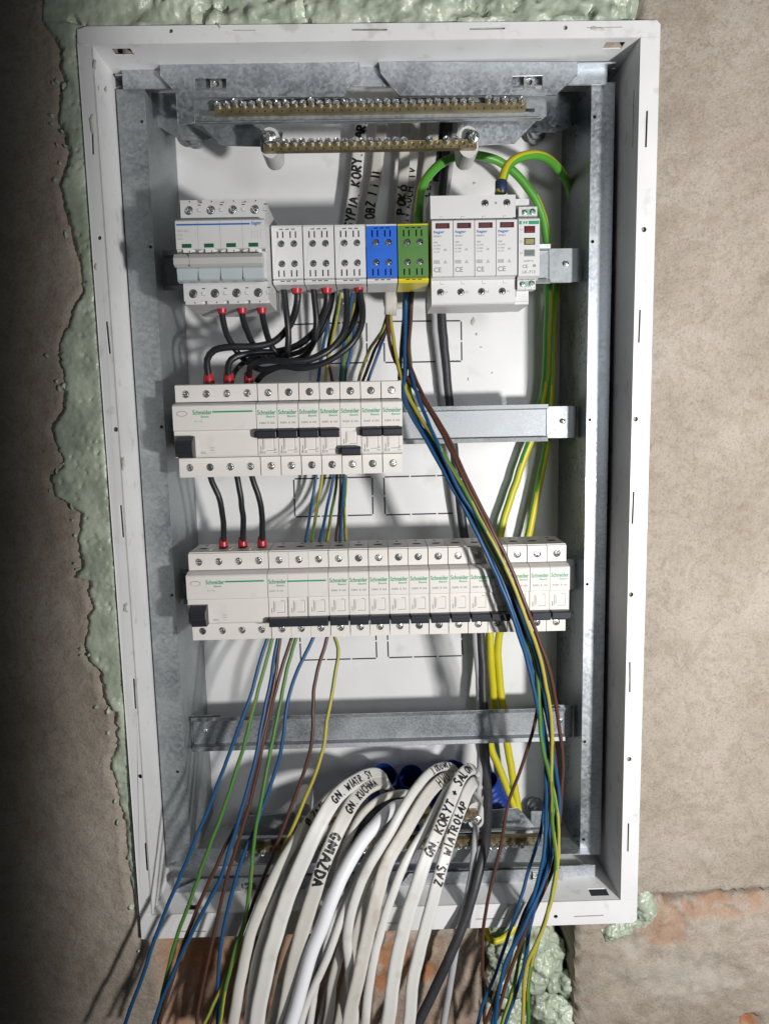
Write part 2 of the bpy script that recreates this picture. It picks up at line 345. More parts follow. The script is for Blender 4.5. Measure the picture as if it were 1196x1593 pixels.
def build_wall():
    H = {}
    for i, x in enumerate(xs):
        for j, z in enumerate(zs):
            if BX0+4 < x < BX1-4 and BZ0+4 < z < BZ1-4: continue
            H[i, j] = wall_h(x, z)
    regs = {'a': ([], {}), 'b': ([], {}), 'c': ([], {}), 'd': ([], {})}
    for i in range(len(xs)-1):
        for j in range(len(zs)-1):
            k4 = [(i, j), (i+1, j), (i+1, j+1), (i, j+1)]
            if any(k not in H for k in k4): continue
            xm = (xs[i]+xs[i+1])/2; zm = (zs[j]+zs[j+1])/2
            if BX0+1 < xm < BX1-1 and BZ0+1 < zm < BZ1-1: continue
            if xm > BX1: r = 'b' if zm < joint_z(xm)-1 else 'a'
            elif xm > CAVX1 and zm < BZ0: r = 'b'
            elif zm < BZ0 and xm > BX0: r = 'd'
            else: r = 'c'
            F, I = regs[r]; F.append(tuple(I.setdefault(k, len(I)) for k in k4))
    root = None
    for r, name in (('a', 'wall'), ('b', 'wall_block'), ('c', 'wall_block'), ('d', 'rough_plaster')):
        F, I = regs[r]; keys = sorted(I, key=I.get)
        me = bpy.data.meshes.new(name)
        me.from_pydata([(xs[i]*S, H[i, j][0]*S, zs[j]*S) for i, j in keys], [], F)
        for k, an in ((1, 'brick'), (2, 'pale'), (3, 'mortar')):
            a = me.attributes.new(an, 'FLOAT', 'POINT'); a.data.foreach_set('value', [float(H[q][k]) for q in keys])
        me.materials.append(M_WALL); me.polygons.foreach_set('use_smooth', [True]*len(F)); me.update()
        o = bpy.data.objects.new(name, me); C.objects.link(o)
        if root is None: root = o; o['kind'] = 'structure'
        else: o.parent = root
    return root
build_wall()

def foam_sheet(name, label, x0, x1, z0, z1, step, inside, height):
    nx = int((x1-x0)/step); nz = int((z1-z0)/step); H = {}; I = {}; F = []; V = []
    def vert(i, j):
        if (i, j) not in I:
            x = x0+i*step; z = z0+j*step
            x += 0.7*noise.noise(Vector((x*.3, z*.3, 5))); z += 0.7*noise.noise(Vector((x*.3, z*.3, 15)))
            I[i, j] = len(V); V.append((x*S, height(x, z)*S, z*S))
        return I[i, j]
    for i in range(nx):
        for j in range(nz):
            if inside(x0+(i+.5)*step, z0+(j+.5)*step): F.append((vert(i, j), vert(i+1, j), vert(i+1, j+1), vert(i, j+1)))
    me = bpy.data.meshes.new(name); me.from_pydata(V, [], F); me.materials.append(M_FOAM)
    me.polygons.foreach_set('use_smooth', [True]*len(F)); me.update()
    o = bpy.data.objects.new(name, me); C.objects.link(o); return tag(o, label, 'foam')
def pores(x, z):
    v = noise.voronoi(Vector((x*.16, z*.16, 0)))[0][0]
    return 3.0*(1-ss(0.06, 0.3, v)) if noise.noise(Vector((x*.03, z*.03, 2))) > -0.3 else 0
TOPZ = FZ1-10.5
XR = ax(998, 20, -4)
def foam_in(x, z):
    if x < FX0+8: return x > edge_x(z)-1.5 and z > az(220, 1462, -4)-4
    return z > TOPZ and x < XR+4*fr(0, z, 0.08, 21, 2)
def foam_y(x, z):
    if x < FX0+8 and z < FZ1+4:
        d = x-edge_x(z); rim = ss(-1.5, 3.5, d)
        low = ss(az(190, 1100, 0), az(190, 1260, 0), z)
        y = -4.2-0.8*rim + 1.2*fr(x, z, 0.03, 30, 4)+0.5*fr(x, z, .2, 31, 3)+pores(x, z)+(1-rim)*5
        y += low*(3+3*abs(fr(x, z, 0.06, 33, 3)))
        y += 2.5*ss(FX0-5, FX0+2, x)
        return max(y, -3.2) if x > FX0-1 else y
    lump = noise.voronoi(Vector((x*.055+.3*noise.noise(Vector((x*.1, z*.1, 0))), z*.06, 3)))[0]
    b = 6.5*(0.55-lump[0])+2.5*fr(x, z, 0.07, 34, 4)
    left = ss(ax(240, 20, 0), ax(150, 20, 0), x)
    y = (-3-b*1.25)*(1-left)+(-4.5+1.5*fr(x, z, .05, 35, 3))*left
    if noise.noise(Vector((x*.07, z*.07, 40))) > 0.33: y += 6
    y += 6*ss(XR-6, XR, x)
    if x < FX0+8: y += 6*(1-ss(-1, 4, x-edge_x(z)))
    y += 0.5*fr(x, z, .25, 36, 3)
    return max(y, -3.2) if (FX0-1 < x < FX1+1 and z < FZ1+2) else y
FOAM = foam_sheet('expanding_foam', 'pale green foam filling the gap along the left and top of the white box', -235, XR+6, -485, 470, 1.7, foam_in, foam_y)

def blob_foam(name, label, blobs, vox, seed, big=0.011, sub=4):
    rnd = random.Random(seed); mb = MB()
    for (x, y, z, r) in blobs:
        for k in range(sub):
            q = Vector((rnd.uniform(-1, 1), rnd.uniform(-1, 1), rnd.uniform(-1, 1)))*r*(0.55 if sub > 1 else 0)
            rr = r*(rnd.uniform(0.45, 0.85) if sub > 1 else .75); n, m_ = 12, 8
            vs = []; fs = []
            for a in range(m_+1):
                th = math.pi*a/m_
                for b in range(n): ph = math.tau*b/n; vs.append((x+q.x+rr*math.sin(th)*math.cos(ph), y+q.y+rr*math.sin(th)*math.sin(ph), z+q.z+rr*math.cos(th)*rnd.uniform(.95, 1.05)))
            for a in range(m_):
                for b in range(n): fs.append((a*n+b, a*n+(b+1) % n, (a+1)*n+(b+1) % n, (a+1)*n+b))
            mb.add(vs, fs)
    o = mb.build(name, M_FOAM)
    rm = o.modifiers.new('skin', 'REMESH'); rm.mode = 'VOXEL'; rm.voxel_size = vox*S; rm.use_smooth_shade = True
    sm = o.modifiers.new('soft', 'SMOOTH'); sm.iterations = 6
    t = bpy.data.textures.new(name, 'CLOUDS'); t.noise_scale = 0.014; t.noise_depth = 4
    t2 = bpy.data.textures.new(name, 'CLOUDS'); t2.noise_scale = 0.004; t2.noise_depth = 3
    d2 = o.modifiers.new('fine', 'DISPLACE'); d2.texture = t2; d2.strength = 0.004; d2.mid_level = 0.5; d2.texture_coords = 'GLOBAL'
    d = o.modifiers.new('lump', 'DISPLACE'); d.texture = t; d.strength = big; d.mid_level = 0.5; d.texture_coords = 'GLOBAL'
    return tag(o, label, 'foam')
rnd = random.Random(3)
bl = []
for x, y, Y, r in [(770,1475,30,13),(800,1460,34,14),(840,1455,34,15),(780,1520,30,12),(815,1500,26,14),(850,1495,22,14),(868,1520,20,12),(790,1565,28,13),(825,1550,34,10),(860,1560,20,15),(775,1600,30,14),(810,1610,26,15),(855,1605,24,16),(835,1590,38,10),(800,1440,45,14),(850,1430,45,14),(880,1570,18,9),(785,1500,38,10),(830,1475,18,9),(800,1540,20,8)]:
    p = at(x, y, Y); bl.append((p.x, Y, p.z, r))
bl = [(a, b, c, d*1.25) for a, b, c, d in bl]
for k in range(9): bl.append((rnd.uniform(CAVX0+12, CAVX1-10), rnd.uniform(24, 40), rnd.uniform(-640, -600), 16))
blob_foam('expanding_foam', 'lumpy green foam filling the broken hole under the box behind the hanging wires', bl, 1.3, 5)
bl = []
for x, y, Y, r in [(992,1376,8,12),(996,1388,6,15),(998,1400,5,17),(998,1412,5,17),(994,1424,6,14),(984,1432,5,13),(970,1436,3,14),(960,1440,2,15),(950,1444,2,14),(943,1448,3,12),(932,1442,5,12)]:
    p = at(x, y, Y); bl.append((p.x, Y, p.z, r))
blob_foam('expanding_foam', 'small pale foam bulge squeezed out at the lower right corner of the box', bl, 1.1, 8, 0.006, 1)

# ------------------------------------------------------------------ the flush-mounted enclosure
enc = thing('electrical_enclosure', 'white sheet steel distribution box set into the plaster wall, cover off', 'electrical box', (BX0/2+BX1/2, BY, BZ0))
enc.location = (0, 0, 0)
def flange_strip(px_out, slots, holes):
    H = []
    for (x0, y0, x1, y1, wd) in slots:
        a = at(x0, y0, FY); b = at(x1, y1, FY)
        if abs(a.x-b.x) > abs(a.z-b.z): H.append([(a.x, a.z-wd), (a.x, a.z+wd), (b.x, b.z+wd), (b.x, b.z-wd)])
        else: H.append([(a.x-wd, a.z), (a.x+wd, a.z), (b.x+wd, b.z), (b.x-wd, b.z)])
    for (x, y, r) in holes: p = at(x, y, FY); H.append(circ(p.x, p.z, r, 10))
    mb = MB(); mb.plate(px_out, FY, FY+1.2, H); return mb
m = flange_strip([(FX0, BZ1), (FX0+0.5, FZ1-2), (FX0+8, FZ1+.3), (FX1-3, FZ1-.5), (FX1, FZ1-3.5), (FX1, BZ1), (BX1, BZ1+.1), (BX0, BZ1-.1)][::-1],
    [(362,47,397,47,.35),(547,46,602,46,.7),(730,45,785,44,.7),(912,43,967,42,.35)], [(266,48,1.7),(879,43,1.8)])
m.build('flange', M_BOX, enc, 0.5)
m = flange_strip([(FX0, FZ0+.4), (FX0, BZ0), (BX0, BZ0), (BX1, BZ0), (FX1, BZ0), (FX1, FZ0+4), (FX1-3, FZ0+.6)][::-1],
    [(275,1449,320,1449,.6),(588,1436,618,1436,.6),(740,1430,785,1429,.6),(892,1426,938,1424,.6)], [(864,1426,2)])
m.build('flange', M_BOX, enc, 0.5)
m = flange_strip([(FX0, BZ0+.15), (FX0, BZ1-.15), (BX0, BZ1-.15), (BX0, BZ0+.15)],
    [(143,184,145,240,.7),(166,500,171,550,.7),(188,786,192,836,.7),(208,1056,211,1103,.7),(226,1312,229,1355,.7)], [(155,370,1.6),(180,668,2),(218,1208,2)])
m.build('flange', M_BOX, enc, 0.5)
m = flange_strip([(BX1, BZ0+.15), (BX1, BZ1-.15), (FX1, BZ1-.15), (FX1, BZ0+.15)],
    [(1006,172,1004,229,.8),(995,482,993,533,.7),(985,765,983,815,.8),(979,1030,979,1077,.7),(977,1281,976,1325,.7)], [(1001,357,2.2),(988,652,2.2),(981,925,2.2),(978,1181,2.2)])
m.build('flange', M_BOX, enc, 0.5)
# four side panels with their knock-outs; local plate in x/z turned into place
def side(length0, length1, holes, fn, name):
    mb = MB(); mb.plate(rect(length0, length1, FY+0.9, BY), 0, 1.1, holes); mb.v = [fn(*v) for v in mb.v]; return mb.build(name, M_BOX, enc)
def hx(x, y0, y1, wd): return [rect(x-wd, x+wd, y0, y1)]
x1_, x2_ = ax(173, 68, 2), ax(203, 68, 2); x3_, x4_ = ax(942, 60, 2), ax(972, 60, 2)
side(BX0, BX1, [rect(x1_, x2_, 1, 12), rect(x3_, x4_, 1, 12)], lambda u, v, t: (u, t, BZ1+v), 'side_panel')
x5_, x6_ = ax(917, 1400, 5), ax(945, 1400, 5); x7_, x8_ = ax(288, 1440, 0), ax(305, 1440, 0)
side(BX0, BX1, [rect(x5_, x6_, 1, 12), rect(x7_, x8_, 0, 8)], lambda u, v, t: (u, t, BZ0-v), 'side_panel')
side(BZ0, BZ1, [rect(230, 275, 6, 7.4), rect(-390, -360, 6, 7)], lambda u, v, t: (BX1+v, t, u), 'side_panel')
side(BZ0, BZ1, [rect(-300, -298, 20, 22), rect(-40, -20, 7, 8)], lambda u, v, t: (BX0-v, t, u), 'side_panel')
MB().box(BX0-1, BX1+1, BY, BY+1.2, BZ0-1, BZ1+1).build('back_panel', M_BACK, enc)
# printed knock-out outlines on the back
def dashed(pr, px, w=.75):
    pts = [at(x, y, BY) for x, y in px]
    for a, b in zip(pts, pts[1:]+pts[:1]):
        L_ = (b-a).length; n = 2 if L_ < 50 else 3; d = (b-a)/L_; q = Vector((-d.z, 0, d.x))*w
        for k in range(n):
            s0 = L_*k/n+.9; s1 = L_*(k+1)/n-.9; p = a+d*s0; r_ = a+d*s1
            pr.add([(v.x, BY-.12, v.z) for v in (p-q, r_-q, r_+q, p+q)], [(0, 1, 2, 3)])
for R_ in ([(457,745),(579,742),(580,801),(459,804)], [(597,742),(719,739),(720,798),(599,801)], [(466,972),(584,970),(586,1024),(468,1027)],
           [(602,970),(717,968),(719,1020),(604,1023)], [(452,505),(570,501),(571,564),(454,567)], [(597,500),(717,499),(718,562),(598,564)]): 
    pr = MB(); dashed(pr, R_); o_ = pr.build('printed_outline', M_PRN, enc); o_['kind'] = 'stuff'
pr = MB()
for (x, y, t) in ((702, 562, '60x60'),): p = at(x, y, BY); pr.text(t, p.x, p.z-1, BY-.13, h=2.2)
pr.build('printed_size', M_PRN, enc)
# dried foam smears on the flange and the back
def smear(x, y, a, b, Y, seed, parent, name, m_, th=1.1):
    p = at(x, y, Y); n = 22; v = [(p.x, Y-th, p.z)]
    for k in range(n):
        aa = k*math.tau/n; s_ = 0.75+0.6*noise.noise(Vector((math.cos(aa)*1.6, math.sin(aa)*1.6, seed*3.3)))
        v.append((p.x+a/1.7*s_*math.cos(aa), Y-.25 if th < 1.5 else Y+1.5, p.z+b/1.7*s_*math.sin(aa)))
    for k in range(n): q = v[1+k]; v.append((p.x+(q[0]-p.x)*.6, Y-th*.82, p.z+(q[2]-p.z)*.6))
    f = [(1+k, 1+(k+1) % n, 1+n+(k+1) % n, 1+n+k) for k in range(n)]+[(1+n+k, 1+n+(k+1) % n, 0) for k in range(n)]
    MB().add(v, f, 0, True).build(name, m_, parent)
for q in ((147,100,4,8,FY,1),(143,190,4,16,FY,2),(192,720,5,11,FY,3),(196,945,5,9,FY,4),(342,40,3.2,5,FY,5),(930,45,13,4,FY,6),(735,500,6,7,BY,7),(741,520,3,3,BY,8),(748,540,3,2,BY,9),(765,580,2,2,BY,10),(728,590,2,3,BY,11),(738,285,4,3,BY,12),(472,190,8,3,60,13),(150,415,3,6,FY,14),(165,140,3,6,FY,15),(232,1400,4,4,FY,16)):
    smear(*q, enc, 'foam_smear', M_SMEAR)
rq = random.Random(11)
for k in range(34):                                            # crumbs of foam stuck to the plaster near the left edge
    i = rq.randrange(2, len(EDGE)-1); x, y = EDGE[i]
    smear(x-rq.uniform(-2, 16), y+rq.uniform(-14, 14), rq.uniform(2, 7), rq.uniform(2, 9), -3.4, 20+k, FOAM, 'foam_crumb', M_FOAM, 2.0)
# ------------------------------------------------------------------ screws
def screw_mesh(name, r, m_, dome=0.5, n=20, slot=0.24, length=3):
    mb = MB(); rings = [0.0, .2, .38, .55, .8, 1.0]; v = []; f = []
    def dep(x, z):
        d = math.hypot(x, z); y = -dome*(1-(d/r)**2)
        cr = min(abs(x), abs(z)); 
        if cr < slot*r*.75 and d < .72*r: y += r*.5
        return y
    v.append((0, dep(0, 0), 0))
    for k in rings[1:]:
        for i in range(n): a = i*math.tau/n+math.tau/n/2; x = r*k*math.cos(a); z = r*k*math.sin(a); v.append((x, dep(x, z), z))
    for i in range(n): f.append((0, 1+i, 1+(i+1) % n))
    for k in range(len(rings)-2):
        for i in range(n): f.append((1+k*n+i, 1+(k+1)*n+i, 1+(k+1)*n+(i+1) % n, 1+k*n+(i+1) % n))
    o = len(v)
    for i in range(n): x, y, z = v[1+(len(rings)-2)*n+i]; v.append((x, length, z))
    for i in range(n): a = 1+(len(rings)-2)*n; f.append((a+i, o+i, o+(i+1) % n, a+(i+1) % n))
    mb.add(v, f); return mb.mesh(name, m_)
SC_T = screw_mesh('terminal_screw', 3.0, M_ST); SC_D = screw_mesh('terminal_screw', 3.0, M_SD); SC_B = screw_mesh('screw', 2.95, M_ST, 1.0, 16, .26, 5)
SC_S = screw_mesh('screw', 2.3, M_ST, .6, 16)
def screw(me, x, y, z, parent, tilt=0, name=None):
    o = place(name or 'terminal_screw', me, parent, 0, (x, y, z)); o.rotation_euler = (tilt, random.uniform(0, 3.14), 0)
    if tilt: o.rotation_euler = (Matrix.Rotation(tilt, 3, 'X') @ Matrix.Rotation(random.uniform(0, 3), 3, 'Y')).to_euler()
    return o

# ------------------------------------------------------------------ mounting frame
frame = thing('mounting_frame', 'galvanised steel frame with posts, cross brackets and device rails inside the white box', 'frame')
PY = 41.0
# left post: front strip and inner side wall
pL0, pL1 = -120.2, -95.8; pR0, pR1 = 293.0, 313.5
zt, zb = 296, -431
def post(x0, x1, inner, holes):
    mb = MB()
    hs = sorted([(min(max(x, x0+3), x1-3), min(z, zt-6)) for x, z in holes], key=lambda q: q[1]); za = zb
    for i, (hx_, hz_) in enumerate(hs):                       # one bay per hole keeps the faces well shaped
        zc_ = zt if i == len(hs)-1 else (hz_+hs[i+1][1])/2
        mb.plate(rect(x0, x1, za, zc_), PY, PY+1.4, [circ(hx_, hz_, 1.5, 10)]); za = zc_

    q = MB(); q.plate(rect(zb+.5, zt-.5, PY+1.4, 139.4), 0, 1.4, []);
    xi = inner
    mb.add([(xi+(t if xi < 0 else -t)*(-1), v, u) for u, t, v in q.v], q.f, 1)
    # outer lip turned back
    return mb
def ph(l, Y=PY): return [(at(x, y, Y).x, at(x, y, Y).z) for x, y in l]
post(pL0, pL1, pL1, ph([(221,189),(235,384),(257,664),(272,926)])+[(-104, -330)]).build('post', [M_ZD, M_ZD], frame)
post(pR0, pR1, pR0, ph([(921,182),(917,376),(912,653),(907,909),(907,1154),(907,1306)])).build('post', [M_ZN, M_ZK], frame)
BYK = 34
def poly(px, Y): return [(at(x, y, Y).x, at(x, y, Y).z) for x, y in px]
# top cross beam and its two gusset plates
mb = MB(); mb.plate(poly([(189,99),(945,97),(943,131),(192,138)], 36), 36, 37.4); mb.box(-119, 312, 37.4, 62, ax(0,0,0)*0+305.5, 306.6)
mb.box(ax(896, 98, 30), ax(956, 98, 30), 27, 36, 305.2, 306.4)
mb.build('cross_beam', M_ZN, frame, .4)
sl = poly([(303,122),(352,122),(352,142),(303,142)], 28); sr = poly([(797,119),(843,118),(843,138),(797,139)], 28)
m = MB(); m.plate(poly([(250,98),(559,98),(559,113),(534,151),(301,152),(302,190),(277,193),(274,145),(250,118)], 28), 28, 29.4, [sl]); m.build('gusset_plate', M_ZN, frame, .4)
m = MB(); m.plate(poly([(590,97),(897,97),(897,117),(864,148),(621,149),(592,114)], 28), 28, 29.4, [sr]); m.build('gusset_plate', M_ZN, frame, .4)
for (x, y) in ((337,131),(823,128)):
    p = at(x, y, 31); b = MB(); b.plate(rect(p.x-5, p.x+5, p.z-5.4, p.z+5.4), 30.5, 33, [circ(p.x, p.z, 2.4)]); b.cyl(p.x, p.z, 33, 40, 2.3, 12, 1); b.build('clip_nut', [M_ST, M_SD], frame, .3)
# zinc side wings behind the gussets
m = MB(); m.plate(poly([(236,139),(284,139),(284,193),(296,193),(330,214),(322,218),(282,218),(236,190)], 80), 80, 81.2); m.build('wing_plate', M_ZD, frame)
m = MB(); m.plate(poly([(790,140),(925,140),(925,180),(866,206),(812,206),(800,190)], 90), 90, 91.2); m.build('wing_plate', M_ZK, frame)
for (x, y, Y) in ((299,208,112),(838,201,116),(380,1284,116),(836,1262,116)):
    p = at(x, y, Y); m = MB(); m.cyl(p.x, p.z, Y, 139, 4, 14); m.cyl(p.x, p.z, Y+6, Y+12, 7, 6); m.cyl(p.x, p.z, Y+12, Y+13.5, 9, 18); m.build('fixing_bolt', M_ZD, frame, .3)
# bottom cross beam
mb = MB(); mb.plate(poly([(272,1366),(925,1346),(925,1382),(272,1409)], 30), 30, 31.4); mb.box(-110, 300, 31.4, 60, -424.6, -423.4); mb.build('cross_beam', M_ZN, frame, .4)
m = MB(); m.plate(poly([(618,1383),(637,1359),(872,1351),(879,1391),(617,1399)], 25), 25, 26.4, [poly([(823,1355),(847,1354),(847,1368),(823,1369)], 25)]); m.build('gusset_plate', M_ZN, frame, .4)
m = MB(); m.plate(poly([(272,1385),(310,1368),(560,1360),(588,1384),(590,1402),(275,1410)], 25), 25, 26.4, [poly([(375,1374),(398,1373),(398,1388),(375,1389)], 25)]); m.build('gusset_plate', M_ZN, frame, .4)
for (x, y) in ((387,1381),(835,1361)):
    p = at(x, y, 29); b = MB(); b.plate(rect(p.x-4.6, p.x+4.6, p.z-4, p.z+4), 27, 29, [circ(p.x, p.z, 2.2)]); b.cyl(p.x, p.z, 29, 36, 2.2, 12, 1); b.build('clip_nut', [M_ST, M_SD], frame, .3)
m = MB(); m.box(ax(878, 1377, 22), ax(922, 1377, 22), 22, 30, az(900, 1379, 22)-.6, az(900, 1379, 22)+.6); m.build('lip', M_ZN, frame)
m = MB(); m.plate(poly([(826,1262),(862,1262),(862,1310),(826,1312)], 95), 95, 96.2); m.build('wing_plate', M_ZD, frame)
# DIN rails
RP = [(59.4,-17.6),(60.4,-13.4),(67.5,-12.9),(67.5,12.9),(60.4,13.4),(59.4,17.6),(60.6,17.6),(61.6,14.6),(68.7,14.1),(68.7,-14.1),(61.6,-14.6),(60.6,-17.6)]
for k, (z, dy, m_) in enumerate(((147, -4, M_ZD), (1.5, 0, M_ZR), (-149, 0, M_ZR), (-301, 0, M_ZR))):
    mb = MB(); mb.prism_x([(a+dy, b+z) for a, b in RP], pL1+2.5, 262 if k < 3 else 282)
    r = mb.build('din_rail', m_, frame, .35)
    for s_, x0, x1 in ((-1, pL1+.6, pL1+30), (1, pR0-30, pR0-1.6)):
        tb = MB(); tb.plate(rect(x0, x1, z-15, z+15) if k < 3 else rect(x0, x1, z-18, z+16), 69.2+dy, 70.6+dy, [])
        t_ = tb.build('rail_tab', M_ZD if s_ > 0 else m_, r, .3)
        xs_ = (x0+14 if s_ < 0 else x1-13)
        o = screw(SC_S, xs_, 66.2+dy, z+1, r, name='screw')

# ------------------------------------------------------------------ terminal bars
GT = 'brass terminal bars'
def term_bar(label, px0, px1, y, Y, tray, nscrew, up, missing=(), bar_h=7, scr_px=0, hole_row=True, loose=()):
    t = thing('terminal_bar', label, 'terminal bar', (0, 0, 0), GT)
    a = at(px0, y, Y); b = at(px1, y-(px1-px0)*0.012, Y); zc = (a.z+b.z)/2
    m = MB(); n = nscrew; d = (b.x-a.x-8)/(n-1); hx_ = [a.x+4+i*d for i in range(n)]
    hz = zc-up*2.3
    m.plate(rect(a.x, b.x, zc-bar_h/2, zc+bar_h/2), Y, Y+1.6, [circ(x, zc+(bar_h/2-2.7)*up, 1.3, 8) for x in hx_] if hole_row else [])
    m.box(a.x+.05, b.x-.05, Y+1.6, Y+7, zc-bar_h/2+.05, zc+bar_h/2-.05)
    m.build('bar', M_BR, t, .3)
    dots = MB()
    for i, x in enumerate(hx_): dots.cyl(x+d/2 if i < n-1 else x, zc-up*(bar_h/2-1.35), Y-.05, Y+.4, .75, 8)
    dots.build('wire_hole', M_DK, t)
    for i, x in enumerate(hx_):
        if i in missing: continue
        pop = 2.5 if i in loose else 0
        screw(SC_B, x+random.uniform(-.3, .3), Y-1.4-pop*.6-random.uniform(0, 1.0), zc+up*(bar_h/2+1.0+scr_px)+pop*.5+random.uniform(-.3, .3), t, tilt=-.45*up, name='screw')
    if tray:
        tm = MB(); (tx0, ty0), (tx1, ty1) = tray; TY = Y+7.2
        p = poly([(tx0, ty0), (tx1, ty0-3), (tx1+1, ty1-8), (tx1-8, ty1-1), (tx0+8, ty1+1), (tx0+1, ty1-6)], TY)
        z_ = poly([(tx0+13, (ty0+ty1)/2+1), (tx0+38, (ty0+ty1)/2+1), (tx0+38, (ty0+ty1)/2+9), (tx0+13, (ty0+ty1)/2+9)], TY)
        w_ = poly([(tx1-36, (ty0+ty1)/2-3), (tx1-18, (ty0+ty1)/2-3), (tx1-18, (ty0+ty1)/2+3), (tx1-36, (ty0+ty1)/2+3)], TY)
        tm.plate(p, TY, TY+1.2, [z_, w_]); zz = min(q[1] for q in p)
        x0 = p[4][0]; x1 = p[3][0]
        tm.box(x0, x1, TY-4, TY-.02, zz+.3, zz+1.3) if up > 0 else tm.box(x0, x1, TY-4, TY-.02, max(q[1] for q in p)-1.3, max(q[1] for q in p)-.3)
        tm.build('tray', M_ZD, t, .3)
    return t
term_bar('long upper brass terminal bar in a zinc tray at the top of the box', 333, 818, 171, 30, ((297,154),(849,188)), 37, 1, (31,), 5.4, 1.0, False, (2, 5, 11, 32))
b2 = term_bar('shorter brass terminal bar on two white standoffs under the top tray', 410, 741, 228, 12, None, 25, 1, (17, 18, 20, 23), 6.6, -.6, True)
for x, y in ((419, 213), (729, 210)):
    p0 = at(x, 196 if x < 500 else 194, 16); p1 = at(x+1, 232 if x < 500 else 232, 16)
    r = 8.2; c0 = (p0.x, p0.z-r); c1 = (p1.x, p1.z+r-6)
    out = [(c0[0]+r*math.cos(a), c0[1]+r*math.sin(a)) for a in [math.pi*k/10 for k in range(11)]]+[(c1[0]+r*math.cos(a), c1[1]+r*math.sin(a)) for a in [math.pi+math.pi*k/10 for k in range(11)]]
    m = MB(); m.plate(out[::-1], 19, 50); m.build('standoff', M_PG, b2, .8)
    o = place('screw', screw_mesh('screw', 4.0, M_ST, 1.0), b2, 0, (c0[0]+(1 if x < 500 else 2), 18.2, c0[1]+1.5))
    o = place('screw', screw_mesh('screw', 4.6, M_ST, 1.2), b2, 0, (p1.x+(-.5 if x < 500 else 3), 10.4, p1.z+8.5))
m = MB(); m.plate(poly([(306,186),(404,186),(440,206),(436,228),(344,226)], 50.6), 50.6, 51.8); m.build('carrier_plate', M_ZD, b2, .3)
m = MB(); m.plate(poly([(722,183),(840,180),(800,223),(722,226)], 50.6), 50.6, 51.8); m.build('carrier_plate', M_ZN, b2, .3)
m = MB(); m.box(ax(306, 186, 50.6), ax(840, 180, 50.6), 52, 53, az(500, 186, 50.6)-3, az(500, 186, 50.6)+2); m.build('carrier_rail', M_ZD, b2)
b3 = term_bar('long brass terminal bar in a tray at the bottom behind the white cables', 378, 842, 1317, 22, ((362,1301),(850,1342)), 38, -1, (3, 4, 9, 14, 21), 7, .2, True, (7, 16, 30))
b4 = term_bar('upper bottom brass terminal bar mostly hidden behind the bent white cables', 478, 742, 1274, 20, None, 21, -1, (4, 9, 15), 7, .2, True)
m = MB(); m.plate(poly([(742,1262),(806,1258),(830,1284),(828,1296),(745,1300)], 62), 62, 63.2); m.build('carrier_plate', M_ZN, b4, .3)
m = MB(); m.plate(poly([(385,1270),(470,1264),(470,1302),(372,1306)], 62), 62, 63.2); m.build('carrier_plate', M_ZD, b4, .3)
for x in (470, 742):
    p = at(x, 1272, 20); r = 7.5; m = MB()
    out = [(p.x+r*math.cos(a), p.z+4+r*math.sin(a)) for a in [math.pi*k/10 for k in range(11)]]+[(p.x+r*math.cos(a), p.z-8+r*math.sin(a)) for a in [math.pi+math.pi*k/10 for k in range(11)]]
    m.plate(out[::-1], 27.5, 61.5); m.build('standoff', M_PG, b4, .8)
    place('screw', screw_mesh('screw', 4.2, M_ST, 1.2), b4, 0, (p.x, 18.4, p.z-2)); place('screw', screw_mesh('screw', 3.8, M_ST, 1.2), b4, 0, (p.x, 26.6, p.z-9))

# ------------------------------------------------------------------ DIN devices: narrow and wide breakers
PROF = [(57,41),(15,41),(15,25),(6.5,24.6),(0.9,22.8),(0,21.8),(0,1.2),(1.6,0.4),(1.6,-20.8),(2.6,-22.2),(8,-22.8),(15,-23.2),(15,-40.5),(57,-40.5),(57,-19),(59.4,-19),(59.4,-22),(66,-22),(66,22),(59.4,22),(59.4,19),(57,19)]
def breaker_body(w_, poles, rcd=False):
    h = w_/2; mb = MB(); mb.prism_x(PROF, -h, h)
    px = [(-h+9*w_/(poles*18)+i*w_/poles) if False else -h+w_/poles*(i+.5) for i in range(poles)]
    for z0, z1, zh in ((25.2, 40.2, 32.6), (-40.0, -23.4, -31.6)):
        mb.plate(rect(-h+.12, h-.12, z0, z1), 12, 15, [circ(x, zh, 3.35, 16) for x in px])
        for x in px: mb.cyl(x, zh, 14.7, 14.95, 3.3, 14, 1)
    for x in px:                                                 # wire entries on the top
        mb.add([(x+4.2*math.cos(a), 33+3.4*math.sin(a), 41.06) for a in [k*math.tau/14 for k in range(14)]], [tuple(range(14))], 1)
        mb.box(x-1.3, x+1.3, 47, 50, 41, 41.08, 1)
    if rcd:
        for x in px[1:]: mb.box(x-w_/poles/2-.5, x-w_/poles/2+.5, 22, 50, 41, 41.8, 0)
        mb.plate([(-h+8+4.2*math.cos(-a), 15.6+1.9*math.sin(-a)) for a in [k*math.tau/20 for k in range(20)]], -.5, .4)
        mb.plate([(-h+8+4.7*math.cos(-a), 15.6+2.3*math.sin(-a)) for a in [k*math.tau/20 for k in range(20)]], -.08, .3, (), 2)
    else:
        for i in range(1, poles): 
            xx = -h+w_/poles*i
            mb.box(xx-.15, xx+.15, -.06, .5, -22, 21.5, 2); mb.box(xx-.15, xx+.15, 11.94, 12.5, 25.5, 40, 2); mb.box(xx-.15, xx+.15, 11.94, 12.5, -39.5, -23.6, 2)
    return mb.mesh('body', [M_PL, M_DK, M_SL])
BM1 = breaker_body(17.55, 1); BM3 = breaker_body(53.55, 3); BMR = breaker_body(71.5, 4, True)
